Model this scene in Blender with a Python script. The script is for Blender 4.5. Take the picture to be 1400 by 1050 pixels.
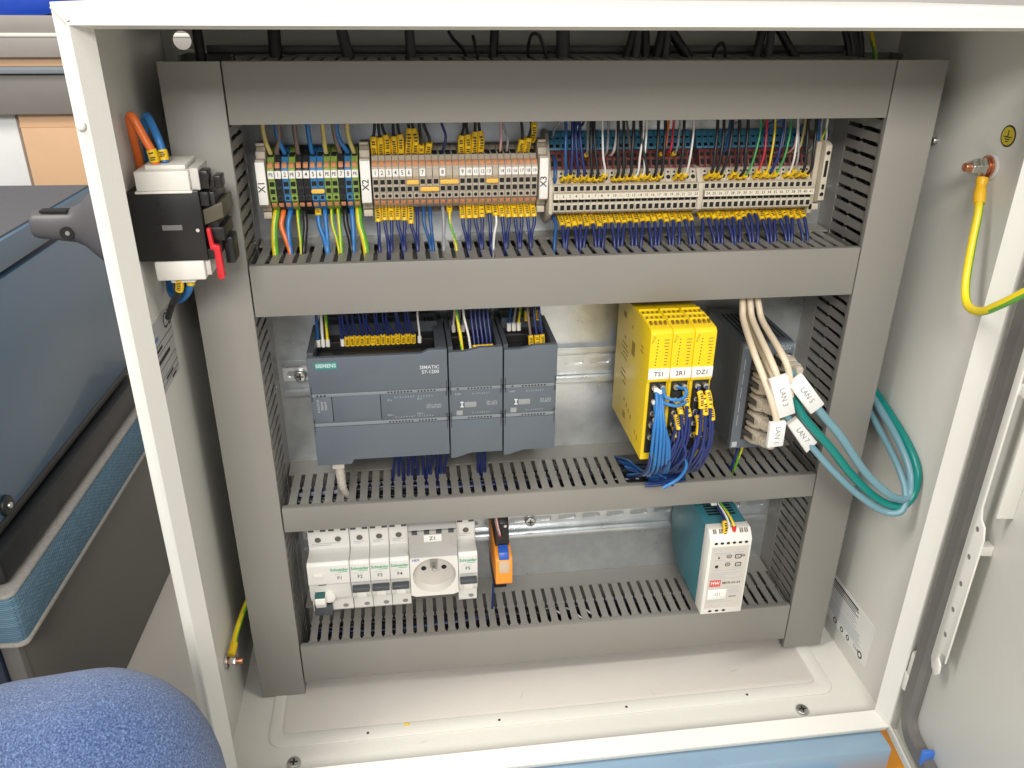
import bpy, bmesh, math, random
from mathutils import Vector, Matrix
random.seed(7)
for o in list(bpy.data.objects): bpy.data.objects.remove(o)
scn = bpy.context.scene
col = scn.collection
S = 0.001          # everything below is written in millimetres

# ------------------------------------------------------------------ camera
cd = bpy.data.cameras.new('camera'); cam = bpy.data.objects.new('camera', cd); col.objects.link(cam)
CP = Vector((115.304, -602.783, 45.681)); pitch, yaw, roll = -0.4481, 0.134, 0.0087
fw = Vector((math.sin(yaw)*math.cos(pitch), math.cos(yaw)*math.cos(pitch), math.sin(pitch)))
rt = Vector((math.cos(yaw), -math.sin(yaw), 0)); up = rt.cross(fw)
r2 = rt*math.cos(roll)+up*math.sin(roll); u2 = up*math.cos(roll)-rt*math.sin(roll)
cam.matrix_world = Matrix(((r2.x, u2.x, -fw.x, CP.x*S), (r2.y, u2.y, -fw.y, CP.y*S), (r2.z, u2.z, -fw.z, CP.z*S), (0, 0, 0, 1)))
cd.sensor_width = 36; cd.lens = 1128.9/1400*36; cd.clip_start = 0.01; cd.clip_end = 60
scn.camera = cam
scn.render.resolution_x = 1024; scn.render.resolution_y = 768

# ------------------------------------------------------------------ light
w = bpy.data.worlds.new('World'); scn.world = w; w.use_nodes = True
w.node_tree.nodes['Background'].inputs[0].default_value = (0.93, 0.96, 1.0, 1)
w.node_tree.nodes['Background'].inputs[1].default_value = 0.42
def lamp(loc, target, sx, sy, power, color):
    ld = bpy.data.lights.new('ceiling_lamp', 'AREA'); ld.shape = 'RECTANGLE'; ld.size = sx; ld.size_y = sy
    ld.energy = power; ld.color = color
    lo = bpy.data.objects.new('ceiling_lamp', ld); col.objects.link(lo)
    lo.location = Vector(loc); lo.rotation_euler = (Vector(target)-Vector(loc)).to_track_quat('-Z', 'Y').to_euler()
lamp((-0.05, -2.0, 1.08), (0.2, 0, -0.25), 1.2, 0.6, 58, (1.0, 0.97, 0.91))
lamp((-0.95, -0.5, 1.5), (0.3, -0.1, -0.3), 0.35, 1.2, 42, (1.0, 0.96, 0.89))
lamp((1.3, -0.95, 1.5), (0.2, -0.1, -0.3), 0.35, 1.2, 14, (1.0, 0.96, 0.90))
vs = scn.view_settings
vs.view_transform = 'Standard'; vs.look = 'None'; vs.gamma = 1; vs.use_curve_mapping = False; vs.exposure = -0.12

# ------------------------------------------------------------------ materials
MATS = {}
def mat(name, c, rough=0.45, metal=0.0, var=0.06, vscale=40, bump=0.0, bscale=900, spec=0.5, coat=0.0, trans=0.0, dirt=0.0, emis=None):
    if name in MATS: return MATS[name]
    m = bpy.data.materials.new(name); m.use_nodes = True; nt = m.node_tree; N = nt.nodes; L = nt.links
    b = N['Principled BSDF']
    b.inputs['Roughness'].default_value = rough; b.inputs['Metallic'].default_value = metal
    b.inputs['Specular IOR Level'].default_value = spec; b.inputs['Coat Weight'].default_value = coat
    b.inputs['Transmission Weight'].default_value = trans
    g = N.new('ShaderNodeNewGeometry')
    n1 = N.new('ShaderNodeTexNoise'); n1.inputs['Scale'].default_value = vscale; n1.inputs['Detail'].default_value = 5
    L.new(g.outputs['Position'], n1.inputs['Vector'])
    mx = N.new('ShaderNodeMix'); mx.data_type = 'RGBA'
    mx.inputs[6].default_value = tuple(x*(1-var) for x in c)+(1,); mx.inputs[7].default_value = tuple(min(1, x*(1+var)) for x in c)+(1,)
    L.new(n1.outputs[0], mx.inputs[0]); last = mx.outputs[2]
    if dirt:
        n3 = N.new('ShaderNodeTexNoise'); n3.inputs['Scale'].default_value = 260; n3.inputs['Detail'].default_value = 3; n3.inputs['Roughness'].default_value = .7
        L.new(g.outputs['Position'], n3.inputs['Vector'])
        rp = N.new('ShaderNodeMapRange'); rp.inputs[1].default_value = .66; rp.inputs[2].default_value = .74; rp.inputs[3].default_value = 0; rp.inputs[4].default_value = dirt
        L.new(n3.outputs[0], rp.inputs[0])
        m2 = N.new('ShaderNodeMix'); m2.data_type = 'RGBA'; m2.inputs[7].default_value = tuple(x*.45 for x in c)+(1,)
        L.new(rp.outputs[0], m2.inputs[0]); L.new(last, m2.inputs[6]); last = m2.outputs[2]
    L.new(last, b.inputs['Base Color'])
    rr = N.new('ShaderNodeMapRange'); rr.inputs[3].default_value = max(0, rough-.07); rr.inputs[4].default_value = min(1, rough+.07)
    L.new(n1.outputs[0], rr.inputs[0]); L.new(rr.outputs[0], b.inputs['Roughness'])
    if bump:
        n2 = N.new('ShaderNodeTexNoise'); n2.inputs['Scale'].default_value = bscale; n2.inputs['Detail'].default_value = 2
        L.new(g.outputs['Position'], n2.inputs['Vector'])
        bp = N.new('ShaderNodeBump'); bp.inputs['Strength'].default_value = bump; bp.inputs['Distance'].default_value = 0.0004
        L.new(n2.outputs[0], bp.inputs['Height']); L.new(bp.outputs[0], b.inputs['Normal'])
    if emis:
        b.inputs['Emission Color'].default_value = emis[0]+(1,); b.inputs['Emission Strength'].default_value = emis[1]
    MATS[name] = m
    return m
PAINT = mat('light_grey_textured_paint', (.67, .66, .615), .42, var=.03, vscale=12, bump=.35, bscale=1300)
PAINTF = mat('light_grey_floor_paint', (.67, .655, .605), .4, var=.03, vscale=10, bump=.3, bscale=1300, dirt=.10)
DUCT = mat('grey_duct_plastic', (.25, .238, .217), .42, var=.04, vscale=9, bump=.12, bscale=500)
ZINC = mat('zinc_plated_steel', (.72, .75, .77), .3, metal=.8, var=.22, vscale=70, bump=.25, bscale=260, dirt=.25)
STEEL = mat('bright_steel', (.62, .62, .6), .28, metal=.95, var=.1)
COPPER = mat('copper_stud', (.62, .27, .16), .32, metal=.9, var=.12)
BLACK = mat('black_plastic', (.010, .009, .009), .38, var=.2)
DARK = mat('opening_shadow_black', (.006, .006, .006), .8)
GASK = mat('grey_foam_gasket', (.13, .122, .115), .5, bump=.3, bscale=700)
WHITEP = mat('white_plastic', (.74, .72, .67), .4, var=.03)
GREYP = mat('pale_grey_plastic', (.58, .56, .52), .45, var=.04)
SLEEVE = mat('yellow_sleeve', (.80, .52, .012), .4, var=.08, vscale=300)
PRINT = mat('black_print', (.03, .025, .02), .6)
GPRINT = mat('grey_print', (.42, .44, .46), .6)
LPRINT = mat('light_print', (.62, .64, .66), .6)
BEIGE = mat('beige_terminal', (.46, .40, .32), .5, var=.06, vscale=150)
BEIGE2 = mat('cream_terminal', (.56, .50, .40), .5, var=.06, vscale=150)
ORANGE = mat('orange_lever', (.64, .27, .13), .45, var=.12, vscale=200)
TBLUE = mat('blue_terminal', (.045, .20, .42), .45, var=.08)
TBLUE2 = mat('teal_blue_terminal', (.08, .34, .56), .45, var=.08)
TBROWN = mat('maroon_terminal', (.165, .045, .04), .5, var=.08)
TGREEN = mat('green_terminal', (.24, .36, .07), .45, var=.08)
TBLACK = mat('dark_terminal', (.022, .024, .028), .45)
MARK = mat('white_marker', (.82, .80, .76), .5, var=.02)
YBR = mat('yellow_bridge', (.85, .48, .07), .4)
PLC = mat('slate_plc_plastic', (.105, .125, .15), .42, var=.04, vscale=60, bump=.1, bscale=900)
PLCD = mat('dark_slate_plastic', (.055, .063, .075), .45, var=.05)
PLCL = mat('slate_ridge', (.20, .225, .25), .4)
SIEM = mat('teal_nameplate', (.02, .30, .27), .4)
YEL = mat('yellow_relay_plastic', (.83, .58, .005), .4, var=.03, bump=.08)
BROWNV = mat('brown_vent', (.25, .14, .01), .6)
TEALB = mat('teal_psu_case', (.035, .16, .20), .42, var=.05, bump=.2, bscale=900)
RED = mat('red_lever', (.62, .02, .03), .35)
GREENL = mat('green_logo', (.02, .35, .16), .5)
TOGGLE = mat('grey_toggle', (.055, .063, .072), .4)
RELO = mat('orange_relay', (.85, .30, .03), .4)
TRANSP = mat('smoky_cover', (.55, .42, .30), .25, var=.2)
OLIVE = mat('olive_plastic', (.085, .075, .05), .4)
HAND = mat('dark_grey_handle', (.085, .08, .085), .45)
W = {
 'navy': mat('navy_wire', (.014, .026, .13), .38, var=.15), 'blue': mat('blue_wire', (.025, .17, .45), .38, var=.1),
 'midblue': mat('midblue_wire', (.015, .085, .26), .38, var=.1), 'black': mat('black_wire', (.014, .014, .016), .4),
 'grey': mat('grey_wire', (.30, .30, .32), .4), 'dgrey': mat('dark_grey_cable', (.06, .062, .065), .5), 'brown': mat('brown_wire', (.20, .14, .12), .42),
 'orange': mat('orange_wire', (.80, .17, .03), .38), 'white': mat('white_wire', (.74, .72, .70), .4), 'pink': mat('pink_wire', (.62, .36, .35), .4),
 'yellow': mat('yellow_wire', (.75, .55, .03), .38), 'paleyellow': mat('pale_yellow_wire', (.60, .50, .18), .4), 'green': mat('green_wire', (.06, .32, .09), .38),
 'gy_green': mat('earth_green', (.12, .40, .03), .36), 'gy_yellow': mat('earth_yellow', (.80, .62, .02), .36), 'red': mat('red_wire', (.5, .03, .05), .38),
 'beige': mat('beige_cable', (.66, .56, .42), .42), 'teal': mat('light_teal_cable', (.145, .28, .335), .36), 'tealgreen': mat('teal_green_cable', (.005, .20, .175), .32)}

# ------------------------------------------------------------------ mesh helpers
def V(*a): return Vector(a)
class MB:
    def __init__(s): s.v = []; s.f = []; s.m = []
    def add(s, vs, fs, mi=0):
        b = len(s.v); s.v += [tuple(x) for x in vs]; s.f += [tuple(b+i for i in f) for f in fs]; s.m += [mi]*len(fs)
    def box(s, x0, x1, y0, y1, z0, z1, mi=0):
        x0, x1 = min(x0, x1), max(x0, x1); y0, y1 = min(y0, y1), max(y0, y1); z0, z1 = min(z0, z1), max(z0, z1)
        s.add([(x0,y0,z0),(x1,y0,z0),(x1,y1,z0),(x0,y1,z0),(x0,y0,z1),(x1,y0,z1),(x1,y1,z1),(x0,y1,z1)],
              [(0,3,2,1),(4,5,6,7),(0,1,5,4),(1,2,6,5),(2,3,7,6),(3,0,4,7)], mi); return s
    def prism(s, pts, axis, a, b, mi=0):
        """polygon pts in the two other axes (order x,y,z without axis), extruded a..b"""
        def mk(p, t): return {'x': (t, p[0], p[1]), 'y': (p[0], t, p[1]), 'z': (p[0], p[1], t)}[axis]
        n = len(pts); vs = [mk(p, a) for p in pts]+[mk(p, b) for p in pts]
        s.add(vs, [tuple(range(n))[::-1], tuple(range(n, 2*n))]+[(i, (i+1) % n, n+(i+1) % n, n+i) for i in range(n)], mi); return s
    def cyl(s, p0, p1, r0, r1=None, seg=14, mi=0, cap=True):
        r1 = r0 if r1 is None else r1; p0, p1 = Vector(p0), Vector(p1); d = (p1-p0).normalized()
        u = d.orthogonal().normalized(); v = d.cross(u); vs = []
        for p, r in ((p0, r0), (p1, r1)):
            for i in range(seg):
                a = 2*math.pi*i/seg; vs.append(p+(u*math.cos(a)+v*math.sin(a))*r)
        fs = [(i, (i+1) % seg, seg+(i+1) % seg, seg+i) for i in range(seg)]
        if cap: fs += [tuple(range(seg))[::-1], tuple(range(seg, 2*seg))]
        s.add(vs, fs, mi); return s
    def rings(s, rings, mi=0, cap=True):
        n = len(rings[0]); vs = [p for r in rings for p in r]; fs = []
        for k in range(len(rings)-1):
            for i in range(n): fs.append((k*n+i, k*n+(i+1) % n, (k+1)*n+(i+1) % n, (k+1)*n+i))
        if cap: fs += [tuple(range(n))[::-1], tuple(range((len(rings)-1)*n, len(rings)*n))]
        s.add(vs, fs, mi); return s
    def slab(s, quad, th, mi=0):
        q = [Vector(p) for p in quad]; n = (q[1]-q[0]).cross(q[3]-q[0]).normalized()
        if n.y > 0: n = -n
        s.add(q+[p-n*th for p in q], [(0,1,2,3),(7,6,5,4),(0,4,5,1),(1,5,6,2),(2,6,7,3),(3,7,4,0)], mi); return s
    def frame(s, outer, inner, axis, a, b, mi=0):
        """ring between two closed polygons of equal point count"""
        def mk(p, t): return {'x': (t, p[0], p[1]), 'y': (p[0], t, p[1]), 'z': (p[0], p[1], t)}[axis]
        n = len(outer); vs = [mk(p, a) for p in outer]+[mk(p, a) for p in inner]+[mk(p, b) for p in outer]+[mk(p, b) for p in inner]; fs = []
        for i in range(n):
            j = (i+1) % n
            fs += [(i, j, n+j, n+i), (2*n+i, 3*n+i, 3*n+j, 2*n+j), (i, 2*n+i, 2*n+j, j), (n+i, n+j, 3*n+j, 3*n+i)]
        s.add(vs, fs, mi); return s
    def mesh(s, name, mats, bev=0, segs=2, smooth=40, off=(0, 0, 0)):
        me = bpy.data.meshes.new(name); o = Vector(off)
        me.from_pydata([(Vector(p)-o)*S for p in s.v], [], s.f)
        for i, p in enumerate(me.polygons): p.material_index = s.m[i]
        for mm in (mats if isinstance(mats, (list, tuple)) else [mats]): me.materials.append(mm)
        bm = bmesh.new(); bm.from_mesh(me)
        bmesh.ops.recalc_face_normals(bm, faces=bm.faces)
        if bev:
            ed = [e for e in bm.edges if len(e.link_faces) == 2 and e.calc_face_angle(0) > .5]
            bmesh.ops.bevel(bm, geom=ed, offset=bev*S, segments=segs, affect='EDGES', profile=.5, clamp_overlap=True)
        bm.to_mesh(me); bm.free()
        for p in me.polygons: p.use_smooth = True
        me.set_sharp_from_angle(angle=math.radians(smooth))
        return me
def catmull(P, sub=6):
    P = [Vector(p) for p in P]
    if len(P) == 2: return [P[0].lerp(P[1], i/sub) for i in range(sub+1)]
    Q = [P[0]*2-P[1]]+P+[P[-1]*2-P[-2]]; out = []
    for i in range(1, len(Q)-2):
        a, b, c, d = Q[i-1:i+3]
        for k in range(sub):
            t = k/sub
            out.append(.5*((2*b)+(c-a)*t+(2*a-5*b+4*c-d)*t*t+(3*b-a-3*c+d)*t**3))
    out.append(P[-1]); return out
def frames(pts):
    fr = []; T = (pts[1]-pts[0]).normalized(); u = T.orthogonal().normalized()
    # start frame so that u points to the viewer side (-y) when it can
    c = Vector((0, -1, 0)); c = c-T*c.dot(T)
    if c.length > .05: u = c.normalized()
    for i in range(len(pts)):
        T = (pts[min(i+1, len(pts)-1)]-pts[max(i-1, 0)]).normalized()
        u = (u-T*u.dot(T)).normalized(); fr.append((u, T.cross(u)))
    return fr
def tube(mb, pts, r, seg=8, stripe=None, twist=0.0, a0=0, a1=2*math.pi, rr=None):
    fr = frames(pts); full = abs(a1-a0-2*math.pi) < 1e-6; n = seg if full else seg+1; vs = []
    for k, (p, (u, v)) in enumerate(zip(pts, fr)):
        rad = rr[k] if rr else r
        for i in range(n):
            a = a0+(a1-a0)*i/seg; vs.append(p+(u*math.cos(a)+v*math.sin(a))*rad)
    b = len(mb.v); mb.v += [tuple(x) for x in vs]
    for k in range(len(pts)-1):
        for i in range(seg):
            j = (i+1) % n if full else i+1
            mb.f.append((b+k*n+i, b+k*n+j, b+(k+1)*n+j, b+(k+1)*n+i))
            mb.m.append((1 if ((i+int(twist*k)) % seg) < seg*stripe else 0) if stripe else 0)
    if full:
        mb.f += [tuple(b+i for i in range(n))[::-1], tuple(b+(len(pts)-1)*n+i for i in range(n))]; mb.m += [0, 0]

# ------------------------------------------------------------------ object helpers
WL = {}
def link(o, parent=None, wloc=(0, 0, 0)):
    """wloc = world position (mm) of the object's origin"""
    col.objects.link(o); WL[o] = Vector(wloc)
    if parent: o.parent = parent; o.location = (Vector(wloc)-WL[parent])*S
    else: o.location = Vector(wloc)*S
    return o
def tags(o, label=None, cat=None, group=None, kind=None):
    if label: o['label'] = label
    if cat: o['category'] = cat
    if group: o['group'] = group
    if kind: o['kind'] = kind
    return o
def thing(name, label, cat, loc=(0, 0, 0), group=None):
    return tags(link(bpy.data.objects.new(name, None), None, loc), label, cat, group)
def part(name, me, parent=None, at=(0, 0, 0), label=None):
    o = link(bpy.data.objects.new(name, me), parent, at)
    if label: o['label'] = label
    return o
def P(name, mb, mats, parent=None, bev=0, smooth=40, label=None, segs=2):
    return part(name, mb.mesh(name, mats, bev, segs, smooth), parent, (0, 0, 0), label)
def B(name, x0, x1, y0, y1, z0, z1, m, parent=None, bev=.4, label=None):
    return P(name, MB().box(x0, x1, y0, y1, z0, z1), m, parent, bev, label=label)
TXT = {}
def text_mesh(s, size, m, bold=0):
    key = (s, size, m.name, bold)
    if key not in TXT:
        c = bpy.data.curves.new('lettering', 'FONT'); c.body = s; c.size = size*S*1.37; c.align_x = 'CENTER'; c.align_y = 'CENTER'
        c.resolution_u = 2; c.offset = bold*S; c.space_line = .8
        o = bpy.data.objects.new('lettering', c); col.objects.link(o)
        dg = bpy.context.evaluated_depsgraph_get(); me = bpy.data.meshes.new_from_object(o.evaluated_get(dg))
        bpy.data.objects.remove(o); me.materials.clear(); me.materials.append(m); TXT[key] = me
    return TXT[key]
def text(s, size, ctr, parent, m=PRINT, xd=(1, 0, 0), yd=(0, 0, 1), bold=0, name='lettering', sx=1.0):
    o = bpy.data.objects.new(name, text_mesh(s, size, m, bold)); link(o, parent, ctr)
    x = Vector(xd).normalized(); y = Vector(yd); y = (y-x*y.dot(x)).normalized(); z = x.cross(y)
    M = Matrix((x, y, z)).transposed().to_4x4(); M = M @ Matrix.Diagonal((sx, 1, 1, 1)); M.translation = o.location; o.matrix_basis = M
    return o
def ell(cx, cy, a, b, n=20, e=2.0):
    out = []
    for i in range(n):
        t = 2*math.pi*i/n; c, s_ = math.cos(t), math.sin(t)
        out.append((cx+a*math.copysign(abs(c)**(2/e), c), cy+b*math.copysign(abs(s_)**(2/e), s_)))
    return out
def rrect(x0, x1, y0, y1, r, k=5):
    out = []
    for cx, cy, a in ((x1-r, y1-r, 0), (x0+r, y1-r, 90), (x0+r, y0+r, 180), (x1-r, y0+r, 270)):
        for i in range(k+1):
            t = math.radians(a+90*i/k); out.append((cx+r*math.cos(t), cy+r*math.sin(t)))
    return out

# ================================================================== SETTING
FL = part('floor', MB().box(-3000, 3000, -3000, 3000, -660, -640).mesh('floor', mat('pale_grey_floor', (.60, .56, .50), .5, var=.06, vscale=3, bump=.1)))
tags(FL, kind='structure')
BW = part('wall_back', MB().box(-3000, 3000, 1500, 1520, -640, 1800).mesh('wall_back', mat('white_wall', (.62, .60, .57), .7)))
tags(BW, kind='structure')

# ================================================================== ENCLOSURE
XL, XR, ZT, ZB, YF, YB = -60.5, 539.5, 37, -567, -106.5, 103.5
enc = thing('electrical_enclosure', 'open light grey steel control cabinet holding the wiring', 'cabinet', (239.5, 0, -567))
B('side_wall', XL, XL+1.5, YF+1, YB, ZB, ZT, PAINT, enc, .5)
B('side_wall', XR-1.5, XR, YF+1, YB, ZB, ZT, PAINT, enc, .5)
B('top_wall', XL+1.5, XR-1.5, YF+1, YB, ZT-1.5, ZT, PAINT, enc, 0)
hc = ell(-44.7, 7.3, 6.8, 6.8, 24); ho = []
for hx, hz in hc:
    dx, dz = hx+44.7, hz-7.3; ff = min(((XR-1.5+44.7)/dx if dx > 0 else (XL+1.5+44.7)/dx) if abs(dx) > 1e-6 else 1e9, ((ZT-1.5-7.3)/dz if dz > 0 else (ZB-7.3)/dz) if abs(dz) > 1e-6 else 1e9); ho.append((-44.7+dx*ff, 7.3+dz*ff))
kk = min(range(24), key=lambda q: abs(ho[q][0]-(XR-1.5))+abs(ho[q][1]-ZB))
def snap(cx, cz):
    q = min(range(24), key=lambda q: math.hypot((ho[q][0]-cx), (ho[q][1]-cz))); ho[q] = (cx, cz)
for cx, cz in ((XL+1.5, ZB), (XR-1.5, ZB), (XR-1.5, ZT-1.5), (XL+1.5, ZT-1.5)): snap(cx, cz)
P('back_wall', MB().frame(ho, hc, 'y', YB-1.5, YB), PAINT, enc, 0)
flo = B('floor_pan', XL+1.5, XR-1.5, YF+1, YB-1.5, ZB, ZB+1.5, PAINTF, enc, 0)
LX0, LX1, LZ0, LZ1 = -52.3, 531.3, -560, 26      # lip opening
LD = -96
fm = MB()
for a in ((XL-1.5, LX0), (LX1, XR+1.5)): pass
# front flange (mitred frame) and return lip, one folded sheet
fm.frame([(XL, ZB), (XR, ZB), (XR, ZT), (XL, ZT)], [(LX0, LZ0), (LX1, LZ0), (LX1, LZ1), (LX0, LZ1)], 'y', YF, YF+1.5)
P('front_flange', fm, PAINT, enc, .45)
def rct(i_, y): return [(LX0+i_, y, LZ0+i_), (LX1-i_, y, LZ0+i_), (LX1-i_, y, LZ1-i_*(.3 if i_ > 0 else 1)), (LX0+i_, y, LZ1-i_*(.3 if i_ > 0 else 1))]
lm = MB(); rr_ = [rct(-1.4, YF-2.5), rct(0, YF-2.5), rct(8, LD), rct(6.6, LD), rct(-1.4, YF-2.5)]
lm.rings(rr_, cap=False)
P('return_lip', lm, PAINT, enc, 0)
wd_ = MB(); tube(wd_, [Vector((XL+1, YF-.4, ZT-2)), Vector((LX0-1, YF-.8, LZ1+1.5))], 1.6, 8); P('weld_seam', wd_, PAINT, enc, 0)
# embossed frame and gland plate on the floor
em = MB(); em.frame(rrect(-28, 507, -60.5, 70, 14), rrect(-17, 493, -46, 60, 7), 'z', -565.5, -564.1)
P('embossed_frame', em, PAINTF, flo, .6)
gp = MB(); gp.prism(rrect(-16.4, 492.4, -45.4, 59.4, 6.5), 'z', -565.5, -565.0)
P('gland_plate', gp, mat('gland_plate_paint', (.60, .565, .52), .42, var=.03, bump=.3, bscale=1300, dirt=.12), flo, .2)
for x, y in ((60.4, -54), (180.2, -54), (300.7, -53.4), (419.5, -53)):
    P('screw_hole', MB().cyl((x, y, -564.3), (x, y, -563.95), 1.25), DARK, flo)
for x, y in ((-2.6, -78.5), (464, -77)):
    o = P('screw_head', MB().cyl((x, y, -565.4), (x, y, -562.6), 6.2, 5.6, 20), STEEL, flo, .5)
    P('cross_recess', MB().box(x-3.4, x+3.4, y-.8, y+.8, -562.7, -562.45).box(x-.8, x+.8, y-3.4, y+3.4, -562.7, -562.46), DARK, o)
for x, y, l, a in ((205, -26, 5, 1.2), (418, -22, 4, .2), (110, -70, 3, .4), (330, -40, 2.5, 2.)):
    c, s_ = math.cos(a), math.sin(a)
    P('scratch', MB().slab([(x-l*c-.2*s_, y-l*s_+.2*c, -563.9), (x+l*c-.2*s_, y+l*s_+.2*c, -563.9), (x+l*c+.2*s_, y+l*s_-.2*c, -563.9), (x-l*c+.2*s_, y-l*s_-.2*c, -563.9)], .1), GREYP, flo)
P('rivet', MB().cyl((-57.4, YF-.2, -24.7), (-57.4, YF-2.6, -24.7), 3.1, 2.2), PAINT, enc, .5)
P('grommet', MB().cyl((-33, 101.5, -3), (-33, 97, -3), 5.5, 5, 20), mat('dull_red_grommet', (.16, .07, .06), .5), enc, .4)
# stickers on the walls
st = B('rating_sticker', -58.99, -58.7, -62, -5, -217, -165, mat('silver_sticker', (.50, .49, .50), .35, var=.05), enc, 0, label='silver rating sticker with CE mark on the left wall')
def strip_x(name, x0, x1, ya, yb, z, h, m, par): return B(name, x0, x1, ya, yb, z-h/2, z+h/2, m, par, 0)
xd_, yd_ = (0, 1, 0), (0, 0, 1)
text('CE', 12, (-58.6, -15.5, -173.5), st, PRINT, xd_, yd_, name='lettering')
for zz in (-182, -188.5, -200, -207, -212): strip_x('ruled_line', -58.72, -58.62, -61, -6, zz, .5, PRINT, st)
for y0, y1, zz, h, mm in ((-60, -48, -171, 3, GPRINT), (-60, -42, -177, 2.6, mat('blue_print', (.12, .22, .5), .5)), (-60, -36, -185.5, 2.2, PRINT), (-56, -20, -194, 3, PRINT), (-58, -34, -204, 2.4, GPRINT), (-40, -20, -209.5, 2, PRINT), (-26, -14, -214.5, 1.8, PRINT), (-58, -46, -214.5, 1.8, GPRINT)):
    strip_x('printed_line', -58.72, -58.6, y0, y1, zz, h, mm, st)
s2 = MB(); s2.box(537.7, 537.99, -50, 60, -547, -497)
st2 = P('type_sticker', s2, mat('white_sticker', (.72, .71, .69), .4, var=.04), enc, 0, label='white type sticker with rows of print, low on the right wall')
for k in range(9):
    y1 = -24+random.random()*10
    strip_x('printed_line', 537.55, 537.72, y1, 55, -501-k*2.5, .9 if k else 1.8, PRINT if k < 4 else GPRINT, st2)
for k in range(10):
    strip_x('printed_line', 537.55, 537.72, -30-random.random()*6, 50, -524-k*1.4, .6, GPRINT, st2)
for y, r in ((12, 3.4), (-2, 3.0), (-14, 3), (-38, 4)):
    P('printed_mark', MB().frame(ell(y, -542, r, r, 12), ell(y, -542, r*.6, r*.6, 12), 'x', 537.55, 537.72), PRINT, st2)
text('CSA', 4, (537.6, -30, -541), st2, PRINT, (0, -1, 0), yd_)
es = MB().cyl((537.99, -57.1, -45.6), (537.6, -57.1, -45.6), 7.4, seg=24)
es = P('earth_sticker', es, PRINT, enc, 0, label='round yellow earth symbol sticker above the stud')
P('sticker_face', MB().cyl((537.62, -57.1, -45.6), (537.45, -57.1, -45.6), 6.3, seg=24), mat('sticker_yellow', (.62, .50, .03), .4), es)
ems = MB().box(537.3, 537.5, -57.5, -56.7, -46, -41.5)
for k, hw in enumerate((4, 2.6, 1.2)): ems.box(537.3, 537.5, -57.1-hw, -57.1+hw, -46.5-k*1.6, -45.8-k*1.6)
P('earth_symbol', ems, PRINT, es)
# earth studs
sd = P('earth_stud', MB().cyl((538, -47.4, -68.6), (517, -47.4, -68.6), 3.4, 3.2, 16), COPPER, enc, .6)
P('washer', MB().cyl((537.9, -47.4, -68.6), (535.6, -47.4, -68.6), 9.5, 9.5, 24), PAINT, sd, .5)
P('washer', MB().cyl((535.5, -47.4, -68.6), (533.8, -47.4, -68.6), 8, 8, 24), COPPER, sd, .3)
P('nut', MB().cyl((532.0, -47.4, -68.6), (525.5, -47.4, -68.6), 6.8, 6.8, 6), STEEL, sd, .6)
P('nut', MB().cyl((525.3, -47.4, -68.6), (521.5, -47.4, -68.6), 5.6, 5.0, 6), STEEL, sd, .6)
sl = P('earth_stud', MB().cyl((-59, -27.7, -490.2), (-44, -27.7, -490.2), 2.8, 2.6, 14), COPPER, enc, .5)
P('washer', MB().cyl((-58.8, -27.7, -490.2), (-56.5, -27.7, -490.2), 7, 7, 20), STEEL, sl, .3)
P('nut', MB().cyl((-54.5, -27.7, -490.2), (-49.5, -27.7, -490.2), 5.4, 5.4, 6), STEEL, sl, .5)
P('rivet', MB().cyl((538, 21.8, -61.3), (534, 21.8, -61.3), 2.8, 2.0, 14), STEEL, enc, .5)
hg = P('hinge', MB().cyl((536.5, -112, -470), (536.5, -112, -492), 4.2, seg=14).cyl((535.5, -112, -492.5), (535.5, -112, -510), 4.6, seg=14), GREYP, enc, .5)
P('hinge_pin', MB().cyl((536.5, -112, -466), (536.5, -112, -470), 2.2, seg=12), STEEL, hg, .3)

# ---- door, hinged at the right
HX, HY = 541.0, -108.0; D = Vector((-.149, -.989, 0)).normalized(); NI = Vector((-.989, .149, 0)).normalized()
def dp(s, off, z): p = Vector((HX, HY, 0))+D*s+NI*off; return (p.x, p.y, z)
def dbox(mb, s0, s1, o0, o1, z0, z1):
    vs = [dp(s, o, z) for z in (z0, z1) for s, o in ((s0, o0), (s1, o0), (s1, o1), (s0, o1))]
    mb.add(vs, [(0,3,2,1),(4,5,6,7),(0,1,5,4),(1,2,6,5),(2,3,7,6),(3,0,4,7)]); return mb
dm = dbox(MB(), -2, 590, -1.5, 0, -567, 33)
dbox(dm, -2, -.6, 0, 9, -567, 33); dbox(dm, -.6, 590, 0, 9, -567, -565.6); dbox(dm, -.6, 590, 0, 9, 31.6, 33); dbox(dm, 588.6, 590, 0, 9, -565.6, 31.6)
dbox(dm, -.6, 590, 7.6, 9, -565.6, -558)
door = P('door', dm, PAINT, enc, .4)
gk = MB()
def gprof(path):
    rg = []
    for p, nrm in path:
        rg.append([(Vector(dp(*p))+Vector(nrm)*a+NI*b) for a, b in ((-10, .2), (-10, 4.5), (-6, 8), (6, 8), (10, 4.5), (10, .2))])
    return rg
zup = Vector((0, 0, 1))
pts_ = [((15, 0, 20), -D)]; pts_ += [((15, 0, z), -D) for z in (-200, -400, -520)]
for k in range(1, 6):
    a = math.radians(18*k); pts_.append(((15+22*(1-math.cos(a)), 0, -521-22*math.sin(a)), (-D*math.cos(a)-zup*math.sin(a))))
pts_ += [((s, 0, -543), -zup) for s in (60, 200, 400, 575)]
gk.rings(gprof(pts_)); P('gasket', gk, GASK, door, 0, 30)
B_ = MB(); 
pr = []; rs0, rs1 = 39, 58
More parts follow.
